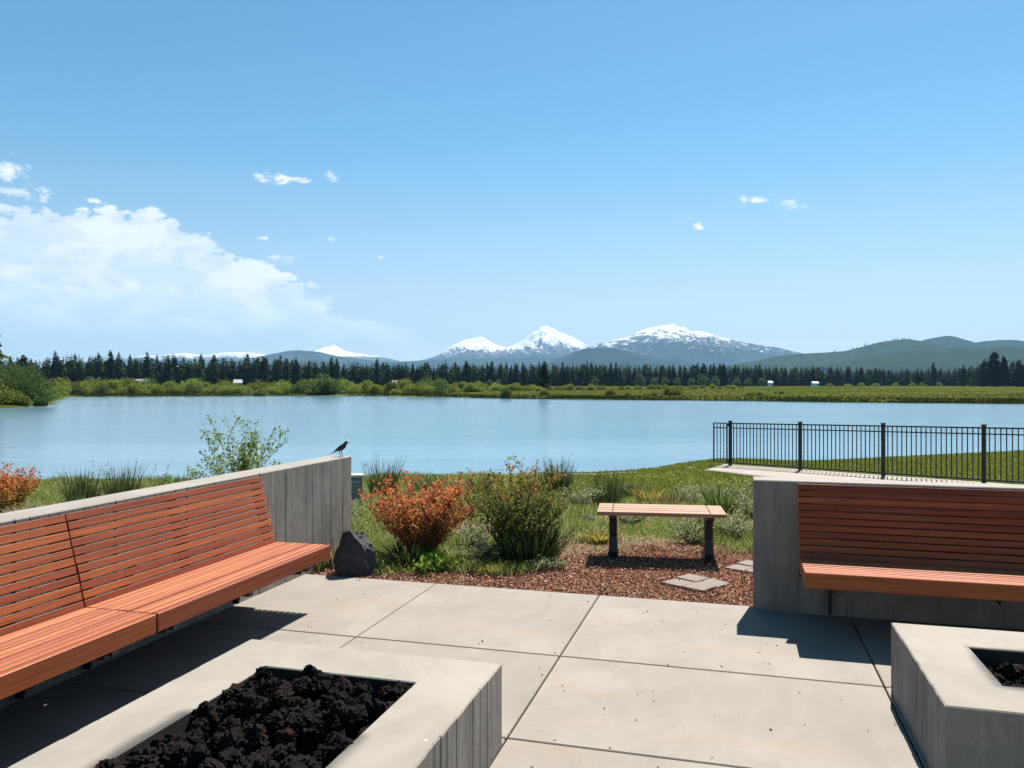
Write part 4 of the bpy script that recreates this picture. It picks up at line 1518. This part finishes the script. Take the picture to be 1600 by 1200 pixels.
org_leaf = leaf_mat('orange_shrub_leaves', [(0.0, (0.45, 0.13, 0.03)), (0.5, (0.55, 0.22, 0.05)), (1.0, (0.45, 0.08, 0.05))], 0.4,
                    low=[(0.0, (0.2, 0.17, 0.04)), (1.0, (0.45, 0.25, 0.06))], zr=(0.25, 0.6))
sap_leaf = leaf_mat('sapling_leaves', [(0.0, (0.10, 0.16, 0.03)), (0.5, (0.17, 0.25, 0.05)), (1.0, (0.26, 0.33, 0.09))], 0.45)
sage_leaf = leaf_mat('sage_leaves', [(0.0, (0.12, 0.145, 0.06)), (0.5, (0.25, 0.275, 0.13)), (1.0, (0.44, 0.44, 0.25))], 0.4)
lime_leaf = leaf_mat('lime_leaves', [(0.0, (0.09, 0.17, 0.015)), (0.5, (0.17, 0.29, 0.03)), (1.0, (0.3, 0.38, 0.06))], 0.45)

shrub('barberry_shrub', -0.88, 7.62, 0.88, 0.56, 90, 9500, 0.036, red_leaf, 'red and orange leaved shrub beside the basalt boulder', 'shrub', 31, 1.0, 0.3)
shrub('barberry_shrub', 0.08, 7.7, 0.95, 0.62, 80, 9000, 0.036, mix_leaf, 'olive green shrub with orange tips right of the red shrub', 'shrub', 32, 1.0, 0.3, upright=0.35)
shrub('barberry_shrub', -6.95, 11.0, 0.82, 0.5, 60, 5200, 0.042, org_leaf, 'bright orange shrub beyond the left bench wall at the frame edge', 'shrub', 33, 1.0, 0.25)
shrub('willow_sapling', -3.58, 10.5, 1.5, 0.62, 38, 5200, 0.042, sap_leaf, 'airy light green willow sapling rising behind the left wall', 'sapling', 34, 1.0, 0.35, upright=0.3, wander=0.12)

# sage clumps
SAGE = [(1.12, 13.0, 0.42, 0.45, 'silvery sage clump in the weeds left behind the small bench'),
        (2.95, 13.2, 0.42, 0.5, 'silvery sage clump at the lawn edge behind the small bench right end'),
        (3.55, 12.6, 0.5, 0.55, 'tall grey-green sage clump touching the lawn beside the right wall'),
        (3.15, 10.6, 0.42, 0.45, 'grey-green sage clump between the small bench and the right wall'),
        (1.92, 8.45, 0.3, 0.28, 'small sage plant right behind the bench right leg'),
        (2.42, 8.75, 0.33, 0.3, 'sage plant low against the right wall end'),
        (0.32, 7.18, 0.14, 0.2, 'low pale sage mat in front of the olive shrub'),
        (-0.35, 8.3, 0.3, 0.3, 'pale weedy clump between the red shrub and the olive shrub'),
        (-2.2, 10.2, 0.35, 0.5, 'pale weedy clump right beyond the left wall end'),
        (1.45, 9.9, 0.25, 0.3, 'thin sage sprig seen above the small bench seat')]
for k, (X, Y, h, r, lab) in enumerate(SAGE):
    shrub('sage_clump', X, Y, h, r, 46, 2200, 0.03 * (Y / 10) ** 0.7, sage_leaf, lab, 'sage', 50 + k, 1.0, 0.15, stem_r=0.003)
shrub('weed_clump', -0.72, 7.16, 0.16, 0.27, 46, 1100, 0.05, lime_leaf, 'bright green leafy clump at the foot of the red shrub', 'weeds', 70, 1.0, 0.05, stem_r=0.002)
shrub('weed_clump', -0.3, 7.68, 0.2, 0.35, 50, 1300, 0.03, sage_leaf, 'grey-green weed clump low between the red and olive shrubs', 'weeds', 72, 1.0, 0.05, stem_r=0.002)
shrub('weed_clump', -1.2, 7.15, 0.14, 0.17, 26, 420, 0.04, sap_leaf, 'small green weed clump between the boulder and the red shrub', 'weeds', 71, 1.0, 0.05, stem_r=0.002)


def tuft(X, Y, h, r, n, mat, label, seed, lean=0.28, bw=0.008, cat='grass tuft', name='grass_tuft', dz=0.0, seedheads=0):
    """arching blades, each of three pieces"""
    g = np.random.default_rng(seed)
    th = g.uniform(0, 6.28, n)
    rr = r * 0.35 * np.sqrt(g.uniform(0, 1, n))
    P = np.stack([np.cos(th) * rr, np.sin(th) * rr, 0 * th], -1)
    out = np.stack([np.cos(th), np.sin(th), 0 * th], -1) * np.abs(g.normal(0, lean, n))[:, None] + np.stack([g.normal(0, 0.08, n), g.normal(0, 0.08, n), np.ones(n)], -1)
    hh = h * (0.4 + 0.6 * g.uniform(0, 1, n) ** 1.8)
    side = np.stack([-np.sin(th + g.normal(0, 0.8, n)), np.cos(th + g.normal(0, 0.8, n)), 0 * th], -1) * (bw * g.uniform(0.6, 1.2, n))[:, None]
    ring = []
    for f, wv in ((0, 0.8), (0.45, 1.0), (0.8, 0.6), (1.0, 0.05)):
        c_ = P + out * (hh * f)[:, None] + np.stack([np.cos(th), np.sin(th), -0.6 + 0 * th], -1) * (hh * 0.45 * np.abs(lean) * f ** 2.5)[:, None]
        ring += [c_ - side * wv, c_ + side * wv]
    V = np.stack(ring, 1)
    b = np.arange(n)[:, None] * 8
    F = np.concatenate([b + np.array([[0, 1, 3, 2]]), b + np.array([[2, 3, 5, 4]]), b + np.array([[4, 5, 7, 6]])])
    a = Acc()
    a.add(V.reshape(-1, 3), F)
    if seedheads:
        tips = V[:, 6][g.choice(n, min(n, seedheads), replace=False)]
        tips = np.repeat(tips, 8, 0) + g.normal(0, 0.012, (len(tips) * 8, 3)) * np.array([1, 1, 2.2])
        a.add(*leaf_arrays(tips, g.normal(0, 0.4, tips.shape) + np.array([0, 0, 1]), 0.025, 0.012, g))
    return tag(link(name, a.mesh(name, mat), None, on_ground(X, Y, dz - 0.015), (0, 0, 0)), label, cat)


dark_gr = leaf_mat('dark_reed_blades', [(0.0, (0.03, 0.055, 0.018)), (0.6, (0.06, 0.09, 0.028)), (1.0, (0.15, 0.15, 0.06))], 0.25)
green_gr = leaf_mat('green_blades', [(0.0, (0.05, 0.09, 0.02)), (0.6, (0.10, 0.15, 0.03)), (1.0, (0.2, 0.22, 0.07))], 0.35)
straw_gr = leaf_mat('straw_blades', [(0.0, (0.24, 0.2, 0.1)), (0.5, (0.36, 0.31, 0.17)), (1.0, (0.2, 0.2, 0.09))], 0.35)
yel_gr = leaf_mat('yellow_blades', [(0.0, (0.2, 0.16, 0.03)), (0.5, (0.32, 0.25, 0.05)), (1.0, (0.16, 0.16, 0.04))], 0.4)
brn_gr = leaf_mat('brown_blades', [(0.0, (0.12, 0.07, 0.04)), (1.0, (0.25, 0.16, 0.08))], 0.3)
iris_gr = leaf_mat('iris_blades', [(0.0, (0.018, 0.04, 0.018)), (0.6, (0.04, 0.07, 0.025)), (1.0, (0.09, 0.12, 0.04))], 0.2, rough=0.35)
TUFTS = [(0.16, 7.5, 0.44, 0.7, 900, iris_gr, 'dark green strap-leaved tuft growing under the olive shrub', 0.3, 0.0065, 0),
         (-0.95, 7.4, 0.3, 0.5, 380, dark_gr, 'dark weedy grass tuft under the red shrub', 0.5, 0.008, 0),
         (-6.3, 10.4, 0.34, 0.6, 520, straw_gr, 'pale straw grass tuft at the foot of the orange shrub', 0.5, 0.009, 0),
         (-7.55, 14.0, 0.86, 0.7, 460, dark_gr, 'dark reed tuft on the shore right of the orange shrub', 0.16, 0.0055, 30),
         (-6.85, 14.0, 0.9, 0.75, 460, dark_gr, 'second dark reed tuft on the shore, toward the willow sapling', 0.16, 0.0055, 30),
         (-6.1, 14.4, 0.7, 0.7, 360, green_gr, 'green grass tuft on the shore beside the second reed tuft', 0.25, 0.012, 20),
         (-6.75, 12.2, 0.4, 0.45, 240, green_gr, 'light green grass tuft between straw tuft and reeds', 0.25, 0.011, 0),
         (-5.85, 13.2, 0.75, 0.14, 16, dark_gr, 'thin dark weed stalks left above the bench wall', 0.12, 0.007, 16),
         (-5.2, 13.2, 0.62, 0.3, 36, straw_gr, 'thin dry weed stalks just left of the willow sapling', 0.15, 0.006, 30),
         (-2.75, 17.0, 0.9, 0.8, 420, dark_gr, 'tall dark reed tuft on the shore behind the utility box', 0.2, 0.006, 40),
         (-1.95, 17.6, 0.55, 0.7, 160, dark_gr, 'low dark reed tuft on the shore above the red shrub', 0.3, 0.006, 60),
         (-0.75, 17.6, 0.5, 0.7, 150, dark_gr, 'sparse reed tuft on the shore between both shrubs', 0.3, 0.006, 60),
         (1.0, 17.0, 0.9, 0.7, 480, dark_gr, 'tall dark reed tuft on the shore right behind the olive shrub', 0.13, 0.006, 40),
         (0.55, 17.3, 0.7, 0.5, 60, dark_gr, 'thin reed stalks left of the tall reed tuft on the shore', 0.22, 0.01, 40),
         (1.6, 13.4, 0.66, 0.7, 340, dark_gr, 'upright dark grass tuft behind the left end of the small bench', 0.1, 0.0055, 30),
         (2.35, 13.6, 0.4, 0.45, 420, yel_gr, 'yellow grass tuft behind the middle of the small bench', 0.4, 0.011, 0),
         (2.62, 13.1, 0.3, 0.35, 240, brn_gr, 'brown dry tuft touching the yellow grass tuft', 0.5, 0.01, 0),
         (2.45, 16.2, 0.38, 0.5, 300, dark_gr, 'dark green round tuft on the lawn edge behind the yellow tuft', 0.5, 0.014, 14),
         (3.05, 11.6, 0.5, 0.5, 300, green_gr, 'green grass tuft among the sage near the right wall', 0.3, 0.01, 0),
         (2.05, 8.8, 0.36, 0.3, 220, green_gr, 'green grass tuft behind the right leg of the small bench', 0.35, 0.008, 0),
         (-1.62, 7.28, 0.34, 0.16, 90, straw_gr, 'thin dry grass tuft squeezed between wall end and boulder', 0.25, 0.006, 0),
         (-1.75, 7.15, 0.22, 0.2, 120, green_gr, 'green grass tuft under the far end of the sunlit bench', 0.4, 0.007, 0),
         (-0.22, 7.13, 0.13, 0.42, 420, yel_gr, 'low yellow-green grass patch between both shrubs at the mulch edge', 0.7, 0.007, 0),
         (0.95, 8.6, 0.16, 0.5, 420, yel_gr, 'low yellow-green grass patch left of the small bench', 0.7, 0.008, 0),
         (2.35, 6.45, 0.08, 0.14, 110, yel_gr, 'tiny yellow-green tuft at the foot of the right wall', 0.6, 0.007, 0)]
for k, (X, Y, h, r, n, mat, lab, lean, bw, sh) in enumerate(TUFTS):
    tuft(X, Y, h, r, n, mat, lab, 80 + k, lean, bw, seedheads=sh)

# ------------------------------------------------------------------ ground cover: grass, mulch, litter
lawn_gr = leaf_mat('lawn_blades', [(0.0, (0.08, 0.11, 0.014)), (0.5, (0.15, 0.18, 0.026)), (1.0, (0.24, 0.235, 0.055))], 0.35)
wild_gr = leaf_mat('wild_blades', [(0.0, (0.06, 0.10, 0.016)), (0.4, (0.13, 0.19, 0.033)), (0.7, (0.23, 0.255, 0.07)), (1.0, (0.44, 0.38, 0.18))], 0.45)
g = np.random.default_rng(18)


def in_path(X, Y):
    dX, dY = X - FP0[0], Y - FP0[1]
    a = dX * fdir[0] + dY * fdir[1]
    b = dX * fper[0] + dY * fper[1]
    return (a > -0.35 + 0.41 * (b + 0.16)) & (a < 13.6) & (b > -0.2) & (b < pw + 0.2 * np.maximum(a, 0))


def lawn_mask(X, Y):
    return np.clip(smooth(2.6, 4.2, X - 0.9 * np.clip(15 - Y, -2, 2)) * smooth(11.5, 13.5, Y) + smooth(16, 19, Y) * smooth(-1.0, 1.5, X), 0, 1)


# lawn
n = 330000
Y = 11.5 + 24 * g.uniform(0, 1, n) ** 1.15
X = g.uniform(-0.66, 0.78, n) * Y
S = np.interp(X, SX, SS)
ok = (g.uniform(size=n) < lawn_mask(X, Y)) & ~in_path(X, Y) & (Y * 25.3 / S < 25.15)
X, Y = X[ok], Y[ok]
P = np.stack([X, Y, ground_z(X, Y) - 0.005], -1)
V, F = blades(P, g.uniform(0.03, 0.075, len(P)), 0.012 + 0.0012 * Y, g, 0.4)
tag(link('lawn_grass', np_mesh('lawn_grass', V, F, lawn_gr), None, (0, 0, 0), (0, 0, YAW)), 'mown green lawn sloping to the lake on both sides of the path', 'grass', kind='stuff')
# rough grass of the planting bed
n = 310000
Y = 6.9 + 17.5 * g.uniform(0, 1, n) ** 1.5
X = g.uniform(-0.68, 0.36, n) * Y
u_, v_ = site(X, Y)
bm_ = smooth(0.05, 0.5, vnoise(X, Y, 0.9, 8) + 0.6 * np.exp(-((X - 1.6) / 1.1) ** 2 - ((Y - 9.0) / 1.3) ** 2)) * smooth(13, 9.5, Y)
pr = (1 - 0.93 * bm_) * (1 - lawn_mask(X, Y)) * np.clip(0.55 + 0.8 * vnoise(X, Y, 0.45, 6), 0.05, 1)
mu = (Y < mulch_edge(X) + 0.32 * vnoise(X, Y, 0.24, 2)) & (X > -2.2)
ok = (g.uniform(size=n) < pr) & ~mu & ~((u_ > -3.86) & (u_ < -3.57) & (v_ < 7.06)) & ~((u_ > 0.1) & (v_ < 6.33)) & (v_ > 6.24) | ((u_ < -3.86) & (g.uniform(size=n) < pr) & (Y > 6.9))
ok = ok & (Y * 25.3 / np.interp(X, SX, SS) < 25.1)
X, Y = X[ok], Y[ok]
P = np.stack([X, Y, ground_z(X, Y) - 0.01], -1)
hgt = (0.05 + 0.11 * np.clip(0.5 + vnoise(X, Y, 0.6, 11), 0, 1)) * g.uniform(0.5, 1.3, len(P)) * np.where(Y < 8, 0.7, 1)
V, F = blades(P, hgt, 0.005 + 0.0009 * Y, g, 0.5)
tag(link('wild_grass', np_mesh('wild_grass', V, F, wild_gr), None, (0, 0, 0), (0, 0, YAW)), 'rough green and straw grass between the terrace and the lake', 'grass', kind='stuff')

# bark mulch chips
mulch_m = leaf_mat('bark_chips', [(0.0, (0.05, 0.02, 0.012)), (0.4, (0.22, 0.10, 0.062)), (0.75, (0.38, 0.205, 0.14)), (1.0, (0.58, 0.42, 0.31))], 0.0, rough=0.9, spec=0.1)
n = 150000
X = g.uniform(-2.4, 4.2, n)
Y = 5.3 + 3.3 * g.uniform(0, 1, n)
u_, v_ = site(X, Y)
edge = mulch_edge(X) + 0.25 * vnoise(X, Y, 0.3, 2) + np.abs(g.normal(0, 0.12, n))
ok = (Y < edge) & (v_ > 6.2) & ~((u_ > 0.1) & (u_ < 4.5) & (v_ < 6.33)) & ~((u_ < -3.57) & (v_ < 7.06))
ex_ = (g.uniform(size=n) < 0.25) & (Y >= edge) & (X > 0.3) & (v_ > 6.35)
ok = ok | ex_
for px_, py_ in ((1.53, 6.63), (2.2, 7.17)):
    ok = ok & ~((np.abs((X - px_) + (Y - py_)) < 0.29) & (np.abs((X - px_) - (Y - py_)) < 0.29) & (g.uniform(size=n) < 0.97))
X, Y = X[ok], Y[ok]
n = len(X)
P = np.stack([X, Y, ground_z(X, Y) + g.uniform(-0.004, 0.022, n)], -1)
D = np.stack([g.normal(size=n), g.normal(size=n), g.normal(0, 0.35, n)], -1)
V, F = leaf_arrays(P, D, g.uniform(0.008, 0.034, n), g.uniform(0.004, 0.013, n), g)
tag(link('bark_mulch', np_mesh('bark_mulch', V, F, mulch_m), None, (0, 0, 0), (0, 0, YAW)), 'reddish bark mulch spread along the terrace edge', 'mulch', kind='stuff')

# seeds, crumbs and leaf bits on the terrace
n = 170
X = g.uniform(-3.2, 2.2, n)
Y = g.uniform(2.6, 6.1, n)
P = np.stack([X, Y, np.full(n, 0.004)], -1)
D = np.stack([g.normal(size=n), g.normal(size=n), g.normal(0, 0.1, n)], -1)
V, F = leaf_arrays(P, D, g.uniform(0.006, 0.026, n), g.uniform(0.004, 0.013, n), g)
tag(link('debris', np_mesh('debris', V, F, leaf_mat('leaf_bits', [(0, (0.02, 0.015, 0.012)), (1, (0.06, 0.04, 0.03))], 0.0)), None), 'dark specks of leaf litter scattered on the terrace', 'debris', kind='stuff')

# ------------------------------------------------------------------ blackbird on the wall end
bird_m = plain('black_plumage', (0.008, 0.008, 0.011), 0.4, 0.5, 0, 0.3, 40)
beak_m = plain('black_beak', (0.012, 0.012, 0.012), 0.35)
eye_m = plain('pale_eye', (0.5, 0.42, 0.2), 0.2)
bird = tag(empty('blackbird', (-3.66, 6.95, 0.95), (0, 0, YAW + 0.05)), 'glossy blackbird perched on the far end of the left wall, facing right', 'bird')
K = 0.0070
# spine from tail tip to face (x, z, half width, half height), in units of K
spine = [(-17.5, 2.0, 0.8, 0.25), (-13, 5.0, 1.25, 0.4), (-9.5, 7.4, 1.5, 0.8), (-7, 8.9, 2.2, 1.9), (-4, 10.4, 3.0, 3.0), (-1, 11.9, 3.5, 3.7), (1.5, 13.6, 3.4, 3.8), (3.6, 15.8, 2.7, 3.0),
         (4.9, 17.8, 2.15, 2.35), (5.9, 19.4, 2.1, 2.25), (7.4, 20.1, 1.75, 1.8), (8.5, 20.1, 1.0, 1.0), (9.0, 20.0, 0.6, 0.55)]
a = Acc()
pts = np.array([(s[0], s[1]) for s in spine], float)
tg = np.gradient(pts, axis=0)
tg /= np.linalg.norm(tg, axis=1)[:, None]
V = []
ns = 14
for (x, z, hw, hh), (tx, tz) in zip(spine, tg):
    for q in range(ns):
        an = 2 * math.pi * q / ns
        V.append(((x - tz * math.sin(an) * hh) * K, math.cos(an) * hw * K, (z + tx * math.sin(an) * hh) * K))
V = np.array(V)
i = np.arange(len(spine) - 1)[:, None] * ns
j = np.arange(ns)[None, :]
F = np.stack([i + j, i + (j + 1) % ns, i + ns + (j + 1) % ns, i + ns + j], -1).reshape(-1, 4)
a.add(V, F)
a.add(np.vstack([V[:ns], V[:ns].mean(0)]), np.array([[k, ns, (k + 1) % ns] for k in range(ns)]))
link('body', a.mesh('body', bird_m, True), bird)
a = Acc()
a.tube(np.array([(8.6, 0, 20.15), (10.2, 0, 19.95), (12.0, 0, 19.4)]) * K, np.array([0.85, 0.5, 0.06]) * K, 6)
link('beak', a.mesh('beak', beak_m, True), bird)
for sy in (-1, 1):
    bm = bmesh.new()
    bmesh.ops.create_uvsphere(bm, u_segments=8, v_segments=6, radius=0.32 * K)
    link('eye', bm_mesh('eye', bm, eye_m, True), bird, (7.4 * K, sy * 1.62 * K, 20.5 * K))
    # folded wing
    a = Acc()
    wsp = [(-11, 6.0, 0.3, 0.5), (-7, 8.6, 0.8, 1.5), (-3, 11.0, 1.0, 2.4), (1, 13.6, 0.9, 2.4), (3, 15.2, 0.4, 1.2)]
    WV = []
    for x, z, hw, hh in wsp:
        for q in range(8):
            an = 2 * math.pi * q / 8
            WV.append(((x - 0.7 * math.sin(an) * hh) * K, (sy * (2.75 if x > -5 else 1.7) + math.cos(an) * hw) * K, (z + 0.7 * math.sin(an) * hh) * K))
    i = np.arange(4)[:, None] * 8
    j = np.arange(8)[None, :]
    a.add(np.array(WV), np.stack([i + j, i + (j + 1) % 8, i + 8 + (j + 1) % 8, i + 8 + j], -1).reshape(-1, 4))
    link('wing', a.mesh('wing', bird_m, True), bird)
    a = Acc()
    x0 = 0.8 if sy > 0 else -1.6
    a.tube(np.array([(x0 - 1.0, sy * 1.3, 9.5), (x0 - 1.6, sy * 1.3, 6.0), (x0 + 0.3, sy * 1.3, 0.35)]) * K, np.array([1.1, 0.55, 0.45]) * K, 5)
    for tx, ty in ((2.4, 0), (2.0, 1.0), (2.0, -1.0), (-1.6, 0)):
        a.tube(np.array([(x0 + 0.3, sy * 1.3, 0.3), (x0 + 0.3 + tx, sy * 1.3 + ty, 0.15)]) * K, np.array([0.25, 0.12]) * K, 4)
    link('leg', a.mesh('leg', beak_m, True), bird)
